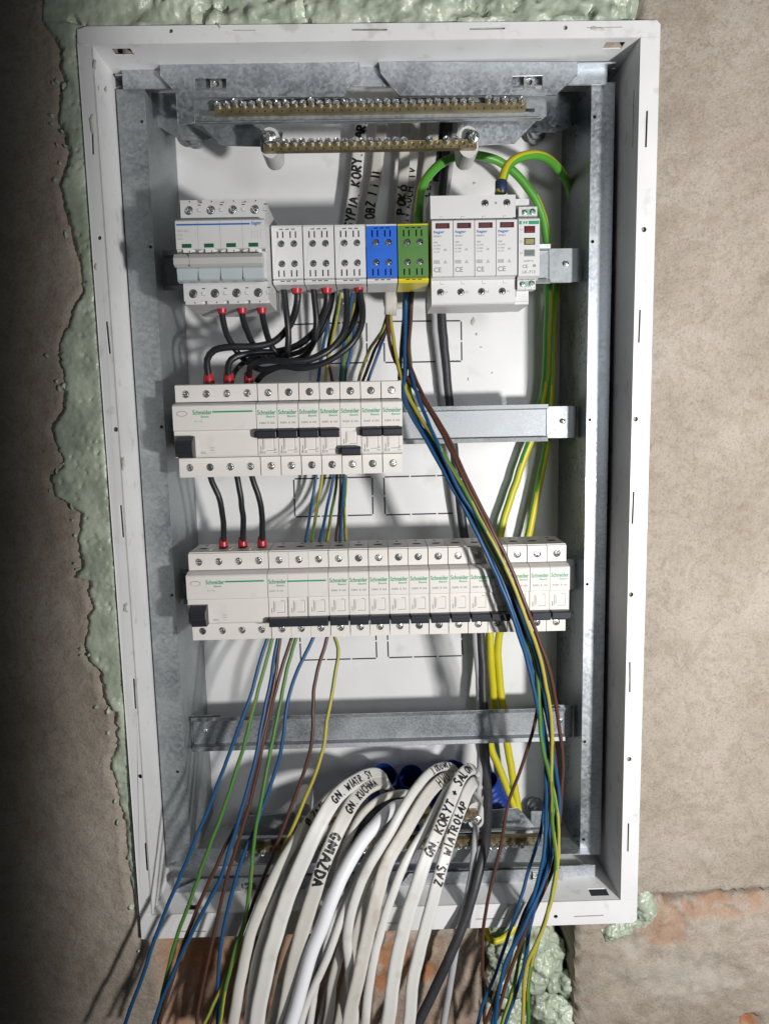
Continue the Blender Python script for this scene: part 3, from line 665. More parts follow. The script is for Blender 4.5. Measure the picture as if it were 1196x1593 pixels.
TP = [(4,-3.6),(4,3.6),(-4.5,4.0),(-6.6,3.2),(-7.2,1.8),(-7.0,-2.8),(-5.6,-3.9)]
def toggle_mesh(w_):
    mb = MB(); mb.prism_x(TP, -w_/2, w_/2); return mb.mesh('toggle', M_BK)
TM1 = toggle_mesh(16.6); TM3 = toggle_mesh(52.4)
def rcd_toggle():
    mb = MB(); mb.prism_x([(5,-9),(5,9),(-3,9.3),(-8.5,5.5),(-9.5,-2),(-8,-8.6),(-5,-9.4)], -6.6, 6.6)
    for k in range(4): mb.box(-6.2, 6.2, -9.6, -8, -5+k*2.3, -4.2+k*2.3)
    return mb.mesh('toggle', M_BK)
TMR = rcd_toggle()
def window_mesh(zc):
    mb = MB(); mb.box(-4.2, 5.0, .9, 1.7, zc-5, zc+5, 0); mb.box(-3.2, 4.0, .5, 1, zc-4, zc+4, 0)
    mb.box(5.1, 5.5, 1.2, 1.7, zc-5, zc+5, 1); mb.box(-1.5, 5.5, 1.2, 1.7, zc-5.6, zc-5.2, 1); mb.box(-6.3, -5.9, 1.2, 1.7, zc-5.8, zc-1.5, 1)
    mb.box(2, 5, 1.2, 1.7, zc+5.3, zc+5.6, 1)
    return mb.mesh('lever_window', [M_PL, M_GRY])
WM_UP = window_mesh(-12.2); WM_DN = window_mesh(-7.6)
def print_mesh(kind, amp, up):
    mb = MB(); y = -.07
    if kind == 'rcd':
        mb.text('Schneider', -18.5, 14.6, y, h=3.9, w=16.5, mat=0); mb.text('Electric', -11.5, 11.9, y, h=1.7, mat=0)
        mb.rect_print(-1.5, 33, 16.0, 17.4, y, 0); mb.text('ID K  40A', -17.5, 8.2, y, h=1.3, mat=2)
        mb.text('40A', -14, -19.4, 1.53, h=2.3, mat=2); mb.text('30mA', -5, -14.5, 1.53, h=1.2, mat=2); mb.text('400V~', -5, -16.8, 1.53, h=1.2, mat=2)
        mb.rect_print(-5, -1, -18.6, -18.3, 1.53, 2); mb.rect_print(-35.3, 35.3, .95, 1.25, y, 2)
    elif kind == 'p3':
        mb.text('Schneider', -26, 13.8, y, h=3.9, w=15.8, mat=0); mb.text('Electric', -19, 11.2, y, h=1.7, mat=0)
        mb.rect_print(-9.6, 25, 15.0, 16.4, y, 0); mb.text('K60N  B 16A', -25.5, 6.5, y, h=1.3, w=12.5, mat=1)
    else:
        mb.text('Schneider', -8, 13.4, y, h=4.0, w=15.8, mat=0); mb.text('Electric', -.5, 10.9, y, h=1.7, w=7.5, mat=0)
        mb.text('K60N', -6.6, 5.4, y, h=1.8, w=5.6, mat=1); mb.text(amp, .6, 5.4, y, h=1.8, w=6.2, mat=1)
        if up:
            mb.text('B10', -7.4, -20.4, 1.53, h=2.4, mat=1); mb.text('6000', 4.2, -17.6, 1.53, h=1.1, mat=1); mb.text('230V~', 4.2, -19.8, 1.53, h=1.1, mat=1); mb.rect_print(5.5, 7.2, -16, -15.7, 1.53, 1)
    return mb.mesh('printed_label', [M_GRN, M_GRY, M_GR2])
PR_R = print_mesh('rcd', '', 0); PR_3 = print_mesh('p3', '', 0); PR_U = print_mesh('m', 'B 10A', 1); PR_N = print_mesh('m', 'B 10A', 0); PR_D = print_mesh('m', 'B 16A', 0)
def breaker(kind, x, z, label, group, state='down'):
    """x: left edge"""
    w_ = {'m': 18, 'p3': 54, 'rcd': 72}[kind]; n = {'m': 1, 'p3': 3, 'rcd': 4}[kind]
    nm = 'residual_current_device' if kind == 'rcd' else 'circuit_breaker'
    t = thing(nm, label, 'residual current device' if kind == 'rcd' else 'circuit breaker', (x+w_/2+random.uniform(-.1, .1), random.uniform(-.25, .25), z), group)
    place('body', {'m': BM1, 'p3': BM3, 'rcd': BMR}[kind], t, .45)
    for i in range(n):
        sx = (i-(n-1)/2)*(w_-.45)/n
        screw(SC_T if kind != 'm' or random.random() < .5 else SC_D, sx, 13.4, 32.6, t); screw(SC_T if random.random() < .6 else SC_D, sx, 13.4, -31.6, t)
    if kind == 'rcd':
        place('toggle', TMR, t, .5, (-24.5, 0, -13)); place('printed_label', PR_R, t)
    else:
        zz = -3.2 if state == 'up' else (-19.3 if state == 'mid' else -20.6)
        place('toggle', TM1 if kind == 'm' else TM3, t, .5, (0, 0, zz))
        for i in range(n): place('lever_window', WM_UP if state == 'up' else WM_DN, t, 0, ((i-(n-1)/2)*17.9, 0, 0))
        place('printed_label', PR_3 if kind == 'p3' else (PR_U if state == 'up' else (PR_N if state == 'mid' else PR_D)), t)
    return t
X2, X3 = -77.2, -74.0; Z2, Z3 = 0.8, -148.6
breaker('rcd', X2, Z2, 'wide white four-pole safety switch at the left end of the middle row', 'residual current devices', )
L2 = ['narrow breaker with raised black toggle touching the wide safety switch in the middle row', 'second narrow breaker from the wide safety switch in the middle row, toggle up',
      'third narrow breaker from the wide safety switch in the middle row, toggle up', 'middle-row breaker with raised toggle just left of the one switched off',
      'the only middle-row breaker with its black toggle down', 'middle-row breaker with raised toggle just right of the one switched off', 'rightmost breaker of the middle row, beside the bare steel rail']
for i in range(7): breaker('m', X2+72+18*i, Z2, L2[i], 'narrow breakers in the middle row', 'mid' if i == 4 else 'up')
breaker('rcd', X3, Z3, 'wide white four-pole safety switch at the left end of the lower row', 'residual current devices')
breaker('p3', X3+72, Z3, 'three-pole breaker with a long green stripe beside the wide switch in the lower row', None)
L3 = ['first single breaker right of the three-pole one in the lower row', 'second single breaker right of the three-pole one in the lower row', 'third single breaker right of the three-pole one in the lower row',
      'fourth single breaker right of the three-pole one in the lower row', 'fifth single breaker right of the three-pole one in the lower row', 'sixth single breaker right of the three-pole one in the lower row',
      'seventh single lower-row breaker, the last one fully clear of the wires on their left', 'lower-row breaker in the shade directly left of the crossing wire bundle', 'lower-row breaker mostly covered by the crossing wire bundle',
      'lower-row breaker whose left half is behind the crossing wire bundle', 'second breaker from the right end of the lower row', 'rightmost breaker of the long lower row']
for i in range(12): breaker('m', X3+126+18*i, Z3, L3[i], 'narrow breakers in the lower row')

# ------------------------------------------------------------------ main switch (top left)
sw = thing('main_switch', 'light grey four-pole main switch with blue line and grey bar handle, top left', 'main switch', (-22.8, -30, 145))
h = 35.2; mb = MB()
mb.prism_x([(88,40),(13,40),(13,24.2),(2,23.6),(0,22),(0,.8),(2.2,.2),(3.4,-5.6),(3,-22.4),(13,-23),(13,-40),(88,-40),(88,-19),(90,-19),(90,19),(88,19)], -h, h)
for z0, z1, zh, s_ in ((24.4, 40.8, 33, 1), (-40.6, -23.4, -32, -1)):
    mb.plate(rect(-h+2.5, h, z0, z1-2.6 if s_ > 0 else z1) if s_ > 0 else rect(-h+1.5, h, z0+2.6, z1), 10, 13, [circ(-26.4+17.6*i, zh, 3.6, 16) for i in range(4)])
    for i in range(4):
        xx = -26.4+17.6*i
        mb.cyl(xx, zh, 12.7, 12.95, 3.5, 14, 1)
        e = z1-2.6 if s_ > 0 else z0
        mb.box(xx-6.5, xx+7.2, 10.3, 13, e, e+2.6); mb.box(xx+7.4, xx+9.2, 9.4, 10, zh-1, zh+1); mb.box(xx+6.9, xx+10, 9.96, 10.2, zh-1.6, zh-1.1, 2)
        mb.box(xx+7.6, xx+10.2, 9.96, 10.2, zh+3.4, zh+4.2, 1); mb.box(xx+1, xx+1.8, 9.9, 10.2, e+.8, e+1.8, 1)
for i in (1, 2, 3): mb.box(-h+17.6*i-.14, -h+17.6*i+.14, -.05, .5, 1, 22, 2)
mb.build('body', [M_PG, M_DK, M_SL], sw, .4)
mb = MB(); mb.prism_x([(1,5.2),(-6,4.6),(-9,1),(-9,-3.6),(-5,-5.2),(1,-5.2)], -h-.8, h-1.5, 0, Matrix.Translation((0, 0, -9.0))); mb.box(-23.6, -23, -9.1, -4, -14.2, -4.6, 1); mb.build('handle_bar', [M_TG, M_SL], sw, .6)
mb = MB(); mb.prism_x([(2,0),(-3.5,-.6),(-4.6,-2),(-3.5,-10),(-4.2,-11.2),(2,-12)], -h+.5, h-2, 0, Matrix.Translation((0, 0, -13.5)))
for i in (1, 2, 3): mb.box(-h+17.6*i-.15, -h+17.6*i+.15, -4.75+30-30, -3, -24.4, -14.6, 1); mb.box(-h+17.6*i-.6, -h+17.6*i+1.2, -4.2, -2.6, -25.2, -23, 1)
mb.build('handle_cover', [M_GB, M_SL], sw, .4)
mb = MB()
for i in range(4): mb.box(-30.5+17.6*i, -23+17.6*i, -.3, .6, 1.6, 4.6)
mb.build('status_window', mat('green_window', (0.02, 0.10, 0.05), .3), sw)
mb = MB()
for i in range(4):
    mb.box(-30+17.6*i, -22.8+17.6*i, .2, 2.4, -2.4, 1.0); mb.box(-25.2+17.6*i, -24.4+17.6*i, -.05, .3, -2.2, -.6, 1); mb.box(-18.6+17.6*i, -17.8+17.6*i, -.05, .3, -2.2, -.6, 1); mb.box(-17.4+17.6*i, -15+17.6*i, -.1, 1, -2.2, -.6)
mb.build('tab', [M_PG2, M_SL], sw)
mb = MB(); mb.rect_print(-h+1, 23.8, 18.6, 19.9, -.07, 0); mb.text('hager', 24.6, 17.6, -.07, h=3.6, w=8, mat=0, shear=.2)
mb.text('SBN 463', -h+1.2, 13.6, -.07, h=2.0, mat=1); mb.text('63A', -h+1.2, 10.4, -.07, h=2.0, mat=1); mb.text('400V~', -h+1.2, 7.8, -.07, h=1.4, mat=1)
for i in range(4):
    x = 25+2.3*i; mb.rect_print(x, x+.3, 12.5, 14.5, -.07, 1); mb.rect_print(x-.5, x+.8, 12.3, 12.5, -.07, 1); mb.rect_print(x, x+.3, 8.3, 10.4, -.07, 1)
    mb.add([(x, -.07, 10.4), (x+.3, -.07, 10.4), (x-.8, -.07, 12.0), (x-1.1, -.07, 12.0)], [(0, 1, 2, 3)], 1)
mb.build('printed_label', [M_BLU, M_GR2], sw)
for i in range(4):
    screw(SC_T, -26.4+17.6*i, 11, 33, sw).scale = (1.08,)*3; screw(SC_D, -26.4+17.6*i, 11, -32, sw).scale = (1.05,)*3

# ------------------------------------------------------------------ distribution blocks
def block_mesh(shell, core):
    mb = MB(); h = 12.75
    mb.prism_x([(50,23.4),(8,23.4),(3.2,22.4),(3.2,-21.6),(8,-22.8),(50,-22.8)], -h+.25, h-.25, 0)
    H = [circ(x, z, 2.9, 14) for x in (-5.1, 5.5) for z in (8.2, -8.0)]
    for x in (-7.8, -3.4, 2.8, 7.2):
        H += [rect(x-.55, x+.55, 12.8, 18.2), rect(x-.55, x+.55, -18.6, -13.2)]
    for x in (-4.8, .2, 5.2): H += [rect(x-1.6, x+1.6, 19.4, 20.3)]
    mb.plate([(-h, -20.2), (-h, 21.4), (h, 21.4), (h, -20.2)], 0, 3, H, 1)
    mb.prism_x([(10,-22.4),(2.2,-20.9),(-.4,-21.6),(-.4,-23),(2,-24.8),(40,-25.6),(40,-22.4)], -h, h, 0)
    mb.prism_x([(10,21.6),(.4,21.6),(.8,23),(6,24.2),(40,24.2),(40,21.6)], -h, h, 0)
    for x in (-4.8, .2, 5.2): mb.box(x-1.7, x+1.7, -.46, .2, -22.7, -21.9, 2)
    for x in (-5.1, 5.5):
        for z in (8.2, -8): mb.cyl(x, z, 2.9, 3.15, 3.0, 14, 2)
    mb.box(-h+1, h-1, 3.02, 3.19, 12.4, 20.6, 2); mb.box(-h+1, h-1, 3.02, 3.19, -18.8, -13, 2)
    mb.box(-6.6, 6.6, -.12, .2, -3.4, 3.6, 1)
    return mb.mesh('housing', [shell, core, M_DK])
BG = block_mesh(M_PG2, M_PG2); BB = block_mesh(M_PG2, M_TB); BGY = block_mesh(M_TY, M_TGN)
for i, (me, lab) in enumerate(((BG, 'grey distribution block next to the main switch, heavy black wires below'), (BG, 'middle one of the three grey distribution blocks'),
        (BG, 'grey distribution block touching the blue block'), (BB, 'bright blue distribution block'), (BGY, 'green and yellow earth distribution block'))):
    t = thing('distribution_block', lab, 'terminal block', (26.7+26.35*i, 0, 147.4-.1*i), 'distribution blocks in the top row')
    place('housing', me, t, .45)
    for x in (-5.1, 5.5):
        for z in (8.2, -8.0): screw(SC_D, x, 1.6, z, t).scale = (.9,)*3

# ------------------------------------------------------------------ surge arrester
sa = thing('surge_arrester', 'white four-module surge arrester with red windows, top right', 'surge arrester', (183.9, 0, 149.6))
h = 36.2; mb = MB()
mb.prism_x([(56,45.5),(14,45.5),(10,44.6),(9.4,25),(6,23.4),(6,-23),(9.4,-24.4),(10,-44.6),(14,-45.5),(56,-45.5),(56,-19),(60,-19),(60,19),(56,19)], -h, h)
mb.prism_x([(56,43.5),(14,42.5),(14,22.8),(14,-43),(14,-45),(56,-45.2)], h+.2, h+12.5)
mb.box(h+.3, h+10.5, 11.5, 14, 26, 42); mb.box(h+.3, h+11.5, 11.5, 14, -43, -30); mb.box(h+1, h+9.6, 10.6, 11.5, -39, -34.4)
mb.plate(rect(-h+.1, h-.1, 25.4, 44.4), 8, 9.6, [circ(10, 38, 3.1), circ(28.5, 38.2, 3.1)]); mb.plate(rect(-h+.1, h-.1, -44.2, -24.8), 8, 9.6, [circ(x, -34.5, 3.1) for x in (-28.5, -11, 6.8, 24.6)])
for x, z in ((10, 38), (28.5, 38.2), (-28.5, -34.5), (-11, -34.5), (6.8, -34.5), (24.6, -34.5)): mb.cyl(x, z, 9.3, 9.55, 3.05, 14, 1)
mb.cyl(19.3, 38, 7.8, 8.1, .9, 8, 2)
for i in range(4):
    x = -27+18*i; mb.box(x-1.6, x+1.4, 7.9, 8.4, 27.2, 27.6, 2); mb.box(x-1.6, x-1.3, 7.9, 8.4, 25.4, 27.6, 2); mb.box(x-1.6, x+1.4, 7.9, 8.4, -28, -27.6, 2); mb.box(x-1.6, x-1.3, 7.9, 8.4, -27.6, -25, 2)
mb.build('body', [M_PG2, M_DK, M_GRY], sa, .4)
for x, z in ((10, 38), (28.5, 38.2), (-28.5, -34.5), (-11, -34.5), (6.8, -34.5), (24.6, -34.5)): screw(SC_D, x, 9.0, z, sa).scale = (.95,)*3
cm = MB(); cm.prism_x([(7,23),(.8,22.8),(0,22),(0,-22),(.8,-22.8),(7,-23)], -8.8, 8.8); cm.box(-5.8, 6.2, -.08, .3, 15.8, 20.4, 1)
cmm = cm.mesh('cartridge', [M_PG2, M_REDD]); wm = MB(); wm.box(-4.8, 4.0, -.2, 0, 16.6, 19.6); wmm = wm.mesh('status_window', mat('red_status', (0.10, 0.035, 0.035), .35))
cp = MB(); cp.text('hager', -7.6, 11.4, -.09, h=3.0, w=9.2, mat=0, shear=.2); cp.text('SPN815', -7.4, 9.0, -.09, h=1.5, mat=1)
for k, s_ in enumerate(('230V', 'Uc 275V', 'In 15kA', 'Up 1.2kV')): cp.text(s_, -7.4, 4.2-2.6*k, -.09, h=1.3, mat=1)
cp.text('CE', -7.6, -19.6, -.09, h=4.2, w=6.6, mat=1); cp.rect_print(-7.6, -2.4, -12.6, -9.6, -.09, 2); cp.add([(.5, -.09, -12.4), (4, -.09, -12.4), (2.2, -.09, -9.4)], [(0, 1, 2)], 2); cp.rect_print(1, 3.2, -2.2, -.4, -.09, 2)
cpm = cp.mesh('printed_label', [M_BLU, M_GRY, M_GR2])
for i in range(4):
    c_ = place('cartridge', cmm, sa, .3, (-27.1+18.05*i, 0, 0)); place('status_window', wmm, c_); place('printed_label', cpm, c_)
tm = MB()
for s_, x in (('L1', -24.5), ('L2', -7), ('L3', 10.8), ('N', 28.8)): tm.text(s_, x, -35.4, 7.93, h=1.9)
tm.build('printed_label', M_GRY, sa)
# phase indicator
ind = thing('phase_indicator', 'narrow white indicator module with green band and three small lamps, right of the surge arrester', 'indicator module', (229.8, 0, 149.4))
mb = MB(); mb.prism_x([(56,26),(8,26),(.8,23.4),(0,22.4),(0,-22.4),(.8,-23.4),(8,-26),(56,-26),(56,-19),(60,-19),(60,19),(56,19)], -8.9, 8.9)
mb.box(-8.0, 7.6, 4, 14, 26.2, 33.6); mb.box(-8.9, 6.6, 4, 14, -34, -26.2)
for z, s_ in ((28.2, 1), (-29.8, -1)):
    for x in (-4.6, .4, 5.2): mb.box(x-.12, x+.12, 3.9, 4.2, z-3, z+5, 2)
mb.build('body', [M_PG2, M_DK, M_SL], ind, .4)
mb = MB(); mb.box(-5, 6, 3.2, 4.1, 26.8, 31.2); mb.box(-6.6, 5.6, 3.2, 4.1, -31.6, -27.4); mb.build('terminal_strip', M_TLG, ind, .3)
for x, z in ((3.6, 29), (-3, 29), (3.2, -29.5), (-4.8, -29.5)): screw(SC_D if x > 0 else SC_S, x, 2.8, z, ind).scale = (.85,)*3
for z, m_ in ((14.2, M_LEDR), (4.6, M_LEDY), (-4.8, M_LEDG)):
    b = MB(); b.box(-3.4, 4.2, -.5, .2, z-2, z+2); b.build('lamp', m_, ind, .3); b = MB(); b.box(-4.2, 5, -.15, .2, z-2.8, z+2.8); b.build('lamp_frame', M_DK if z > 0 else M_GRY, ind)
mb = MB(); mb.rect_print(-8.4, 8.4, 18.4, 21.2, -.06, 0); mb.rect_print(-6.4, -.6, 18.3, 21.4, -.09, 3); mb.rect_print(-5.2, -3.9, 18.8, 20.9, -.12, 0); mb.rect_print(-3, -1.6, 18.8, 20.9, -.12, 0); mb.rect_print(-5.2, -1.6, 19.5, 20.0, -.13, 0)
for s_, z in (('L1', 13.4), ('L2', 3.8), ('L3', -5.6)): mb.text(s_, -7.6, z, -.08, h=1.7, mat=1)
mb.text('3x400V+N', -4.6, -12.0, -.08, h=1.4, mat=1); mb.text('CE', -5.6, -17.2, -.08, h=3, w=4.6, mat=1); mb.rect_print(3.2, 5.8, -16.2, -14.2, -.08, 1); mb.text('LK-713', -5.6, -21.6, -.08, h=2.5, w=11, mat=1)
for k, s_ in enumerate('234'): mb.text(s_, -6.6+5*k, 31.8, 3.9, h=1.2, mat=1)
for k, s_ in enumerate('789'): mb.text(s_, -7.6+5*k, -33.6, 3.9, h=1.2, mat=1)
mb.build('printed_label', [M_GRN, M_GRY, M_GR2, M_PG2], ind)

# ------------------------------------------------------------------ swept wires and cables
def crom(pts, step=4.0):
    P = [2*pts[0]-pts[1]]+pts+[2*pts[-1]-pts[-2]]; out = []
    for i in range(1, len(P)-2):
        p0, p1, p2, p3 = P[i-1:i+3]; n = max(2, int((p2-p1).length/step))
        for k in range(n):
            t = k/n; out.append(0.5*((2*p1)+(p2-p0)*t+(2*p0-5*p1+4*p2-p3)*t*t+(3*p1-p0-3*p2+p3)*t*t*t))
    out.append(pts[-1]); return out
def frames(path, ref=Vector((0, -1, 0))):
    """frames carried back from the last point, where the normal faces the room"""
    n = len(path); T = []
    for i in range(n):
        d = path[min(i+1, n-1)]-path[max(i-1, 0)]; T.append(d.normalized())
    N = [None]*n; v = ref-T[-1]*ref.dot(T[-1]); N[-1] = v.normalized()
    for i in range(n-2, -1, -1):
        v = N[i+1]-T[i]*N[i+1].dot(T[i]); N[i] = v.normalized()
    return T, N
def px_path(px, step=4.0, amp=0.55):
    P_ = crom([at(x, y, Y) for x, y, Y in px], step); o = Vector((px[0][0]*.37, px[0][1]*.11, px[1][0]*.23)); n = len(P_)
    for i, p in enumerate(P_):                                 # hand-bent wire is never quite a smooth curve
        k = min(1, i/6, (n-1-i)/6)*amp
        P_[i] = p+Vector((noise.noise(p*.03+o)+.4*noise.noise(p*.09+o), noise.noise(p*.03-o), .3*noise.noise(p*.05+o*2)))*k*2
    return P_
def groove(q): return .86+.14*abs(math.cos(1.5*math.pi*q))**.7
def sweep(path, a, b, n, mats, T, N, stripe=None, twist=0.0, p=2.0, tw0=0):
    v = []; f = []; m_ = []; L_ = 0
    for i, c in enumerate(path):
        if i: L_ += (path[i]-path[i-1]).length
        B = T[i].cross(N[i])
        for k in range(n):
            th = k*math.tau/n; cs, sn = math.cos(th), math.sin(th)
            u = a*math.copysign(abs(cs)**(2/p), cs); w_ = b*math.copysign(abs(sn)**(2/p), sn)
            if p >= 3: w_ *= groove(u/a)
            v.append(tuple(c+B*u+N[i]*w_))
            if i < len(path)-1:
                f.append((i*n+k, i*n+(k+1) % n, (i+1)*n+(k+1) % n, (i+1)*n+k))
                if stripe: m_.append(1 if ((th+twist*L_+tw0) % math.tau) < math.tau*stripe else 0)
                else: m_.append(0)
    f.append(tuple(range(n))); m_.append(0); f.append(tuple((len(path)-1)*n+k for k in range(n-1, -1, -1))); m_.append(0)
    return MB().add(v, f, m_, True)
def wire(label, px, r, mats, group, name='wire', cat='wire', stripe=None, twist=0.02, tw0=0.0, n=10, ends=()):
    path = px_path(px); T, N = frames(path)
    o = sweep(path, r, r, n, mats, T, N, stripe, twist, 2.0, tw0).build(name, mats)
    tag(o, label, cat, group)
    for e in ends:                                             # red insulated ferrules
        i = 0 if e == 0 else len(path)-1; d = (T[0] if e == 0 else -T[-1])
        zdir = Vector((0, 0, -1 if d.z < 0 else 1)); q = zdir.to_track_quat('Y', 'Z').to_matrix().to_4x4()
        M_ = Matrix.Translation(path[i]) @ q
        fb = MB(); fb.lathe([(0.1, -1.5), (r*1.62, -1.5), (r*1.66, -.8), (r*1.5, 5), (r*1.32, 7.6), (r*1.28, 8.6), (r*.9, 8.8)], 18, 0, M_)
        fb.build('ferrule', M_RED, o)
    return o
# heavy black jumpers ---------------------------------------------------
def c5(x, y): return 230+x/2.658, 430+y/2.658
def J(l): return [(*c5(x, y), Y) for x, y, Y in l]
GJ = 'heavy black jumper wires'
rj = 2.75
wire('black jumper wire from the left red ferrule of the main switch, lowest arc', J([(306,112,10),(308,160,14),(322,225,22),(360,300,34),(405,352,36),(470,385,22),(560,372,14),(640,380,10),(740,352,8),(830,290,8),(878,215,12),(890,140,16),(880,80,18),(872,28,20)]), rj, M_WB, GJ, ends=(0, 1))
wire('black jumper wire from the middle red ferrule of the main switch', J([(388,112,10),(392,160,14),(405,210,22),(432,275,36),(480,325,46),(560,350,50),(640,335,46),(682,280,34),(694,200,26),(690,120,24),(682,20,24)]), rj, M_WB, GJ, ends=(0,))
wire('black jumper wire from the right red ferrule of the main switch', J([(470,112,10),(474,160,14),(485,215,24),(508,285,38),(545,330,42),(572,340,34),(578,290,26),(578,200,22),(568,110,22),(558,20,24)]), rj, M_WB, GJ, ends=(0,))
wire('black jumper arching from the left red ferrule of the middle-row safety switch', J([(254,438,36),(250,398,34),(246,345,30),(275,305,28),(345,292,28),(440,290,30),(520,270,32),(580,215,30),(612,140,24),(620,80,20),(614,30,20)]), rj*1.12, M_WB, GJ, ends=(0, 1))
wire('black jumper arching from the middle red ferrule of the middle-row safety switch', J([(336,438,36),(333,400,34),(335,360,30),(365,330,30),(450,315,38),(540,310,42),(620,285,40),(690,225,34),(728,150,26),(742,90,20),(738,30,20)]), rj*1.12, M_WB, GJ, ends=(0, 1))
wire('black jumper arching from the right red ferrule of the middle-row safety switch', J([(418,436,36),(420,402,32),(428,372,20),(480,350,10),(580,352,4),(670,345,4),(750,305,6),(808,240,12),(826,160,18),(824,90,22),(818,20,24)]), rj, M_WB, GJ, ends=(0,))
wire('thin extra black jumper looping behind the others above the middle row', J([(345,432,44),(362,390,52),(400,355,56),(470,330,58),(560,330,58),(650,300,56),(715,235,50),(750,150,46),(766,60,44)]), rj*.9, M_WB, GJ)
wire('black jumper crossing low over the middle-row breakers toward the blocks', J([(452,432,44),(480,402,34),(540,375,22),(620,358,16),(700,330,18),(790,275,24),(846,200,28),(870,120,26),(876,30,24)]), rj, M_WB, GJ)
GK = 'black links between the two wide safety switches'
for lab, l in (('left black link wire between the two wide safety switches', [(324,728,24),(330,750,22),(342,778,24),(347,805,30),(348,828,36),(348,850,40)]),
               ('middle black link wire between the two wide safety switches', [(366,728,24),(370,750,22),(375,778,24),(378,805,30),(378,828,36),(378,849,40)]),
               ('right black link wire between the two wide safety switches', [(389,728,24),(394,748,22),(403,775,24),(407,805,30),(408,828,36),(408,848,40)])):
    wire(lab, l, 2.7, M_WB, GK, ends=(1,))
# bunch of thin wires behind the middle row -----------------------------
GB = 'thin wires behind the middle row'
def c7(x, y): return 270+x/3.417, 720+y/3.417
YG = [M_WY, M_WG]
def bw(lab, l, m_, **k): wire(lab, l, 1.6, m_, GB, **k)
bw('leftmost thin blue wire behind the middle-row breakers', [(519,440,70),(514,480,84),(502,540,100),(494,600,110),(494,680,115),(491,740,112),(484,790,105),(476,838,60),(474,850,50)], M_WBL)
bw('thin yellow-green wire beside the leftmost blue one behind the middle row', [(531,440,70),(524,490,84),(514,540,98),(506,600,108),(504,680,114),(501,740,110),(493,790,100),(485,838,60),(483,850,50)], YG, stripe=.3)
bw('thin blue wire crossing in front of the green one between the two rows', [(549,450,72),(541,500,84),(532,550,98),(527,620,110),(524,690,112),(520,740,106),(509,790,96),(498,838,60),(496,850,50)], M_WBL)
bw('thin green wire emerging below the middle row', [(552,470,78),(545,520,90),(534,570,100),(530,650,118),(524,740,118),(520,775,110),(513,810,90),(509,838,60),(508,850,50)], [M_WG, M_WY], stripe=.3)
bw('thin brown wire in the middle of the bunch between the two rows', [(528,460,84),(518,510,96),(511,560,106),(530,660,116),(530,740,108),(527,790,96),(523,838,60),(523,850,50)], M_WBR)
bw('rightmost thin blue wire between the two rows', [(556,470,84),(548,530,98),(537,590,108),(536,670,114),(535,740,106),(531,790,94),(529,838,60),(529,850,50)], M_WBL)
bw('thin yellow-green wire tucked behind the rightmost blue one between the rows', [(538,740,114),(536,790,98),(538,838,60),(538,850,50)], YG, stripe=.4)
bw('yellow-green wire fanning left from the stripped white cable', [(603,486,58),(594,515,76),(575,545,100),(560,585,104),(552,615,112)], YG, stripe=.3)
bw('brown wire fanning left from the stripped white cable', [(606,486,58),(598,515,78),(582,548,103),(566,588,108),(556,615,114)], M_WBR)
bw('blue wire fanning left from the stripped white cable', [(609,486,58),(602,510,80),(592,540,106),(573,590,110),(566,615,116)], M_WBL)
# right bundle -------------------------------------------------------------
GR = 'bundle of thin wires crossing the lower row and hanging down at the right'
CEN = [(634,560,40),(648,620,20),(682,690,0),(718,762,-10),(770,860,-16),(806,950,-20),(836,1040,-18),(854,1150,-16),(858,1255,-18),(852,1345,-26),(826,1430,-36),(800,1510,-44),(778,1610,-50)]
def bundle(lab, start, offs, m_, **k):
    l = list(start); l += [(x+o, y, Y+q) for (x, y, Y), (o, q) in zip(CEN, offs)]
    wire(lab, l, 1.75, m_, GR, **k)
A = [(603,484,58),(603,510,54)]; A2 = [(609,484,58),(608,505,54)]; B_ = [(637,436,46),(633,470,58)]; B2 = [(645,436,46),(642,470,60)]
bundle('brown wire at the right edge of the crossing bundle, running over the breakers', [(643,436,46),(640,480,52)], [(2,2),(13,2),(19,2),(16,0),(13,-3),(15,-3),(16,-3),(18,0),(14,2),(8,4),(-2,4),(-6,2),(-16,0)], M_WBR)
bundle('yellow-green wire on top of the crossing bundle', A2, [(-17,3),(-12,4),(-2,-4),(4,-6),(4,-7),(8,-7),(8,-6),(4,-6),(0,-7),(12,-8),(22,-8),(18,-8),(34,-8)], YG, stripe=.25, tw0=2)
bundle('second brown wire of the bundle, starting at the stripped white cable', A, [(-20,6),(8,3),(14,-1),(10,-3),(7,-3),(-4,3),(-6,4),(4,4),(8,4),(-2,6),(-14,4),(-14,4),(-30,2)], M_WBR)
bundle('bright blue wire along the left edge of the bundle', [(632,436,46),(631,480,52)], [(-5,0),(-18,4),(-17,2),(-12,1),(-13,-1),(-12,-2),(-14,-2),(-10,-3),(-8,-2),(-10,-2),(-10,-1),(-16,0),(-16,0)], M_WBL)
bundle('blue wire in the middle of the bundle', [(635,436,48),(634,480,56)], [(0,3),(4,0),(-2,-4),(-4,-4),(3,-3),(2,-4),(4,-3),(2,-3),(12,0),(2,0),(-6,-3),(-18,-2),(-10,0)], M_WBL)
bundle('dark blue wire under the bundle', [(630,440,52),(628,490,60)], [(-11,6),(-22,8),(-9,4),(-8,3),(-8,3),(-7,2),(-10,3),(-6,3),(-1,3),(-4,3),(0,3),(12,3),(2,3)], M_WBL)
bundle('green-yellow wire swinging out at the right below the lower row', [(640,440,52),(636,490,60)], [(4,8),(-8,8),(-4,2),(-2,1),(-3,1),(2,1),(-2,1),(-12,-5),(6,-6),(16,-4),(22,-3),(24,-2),(42,0)], [M_WG, M_WY], stripe=.45, tw0=1)
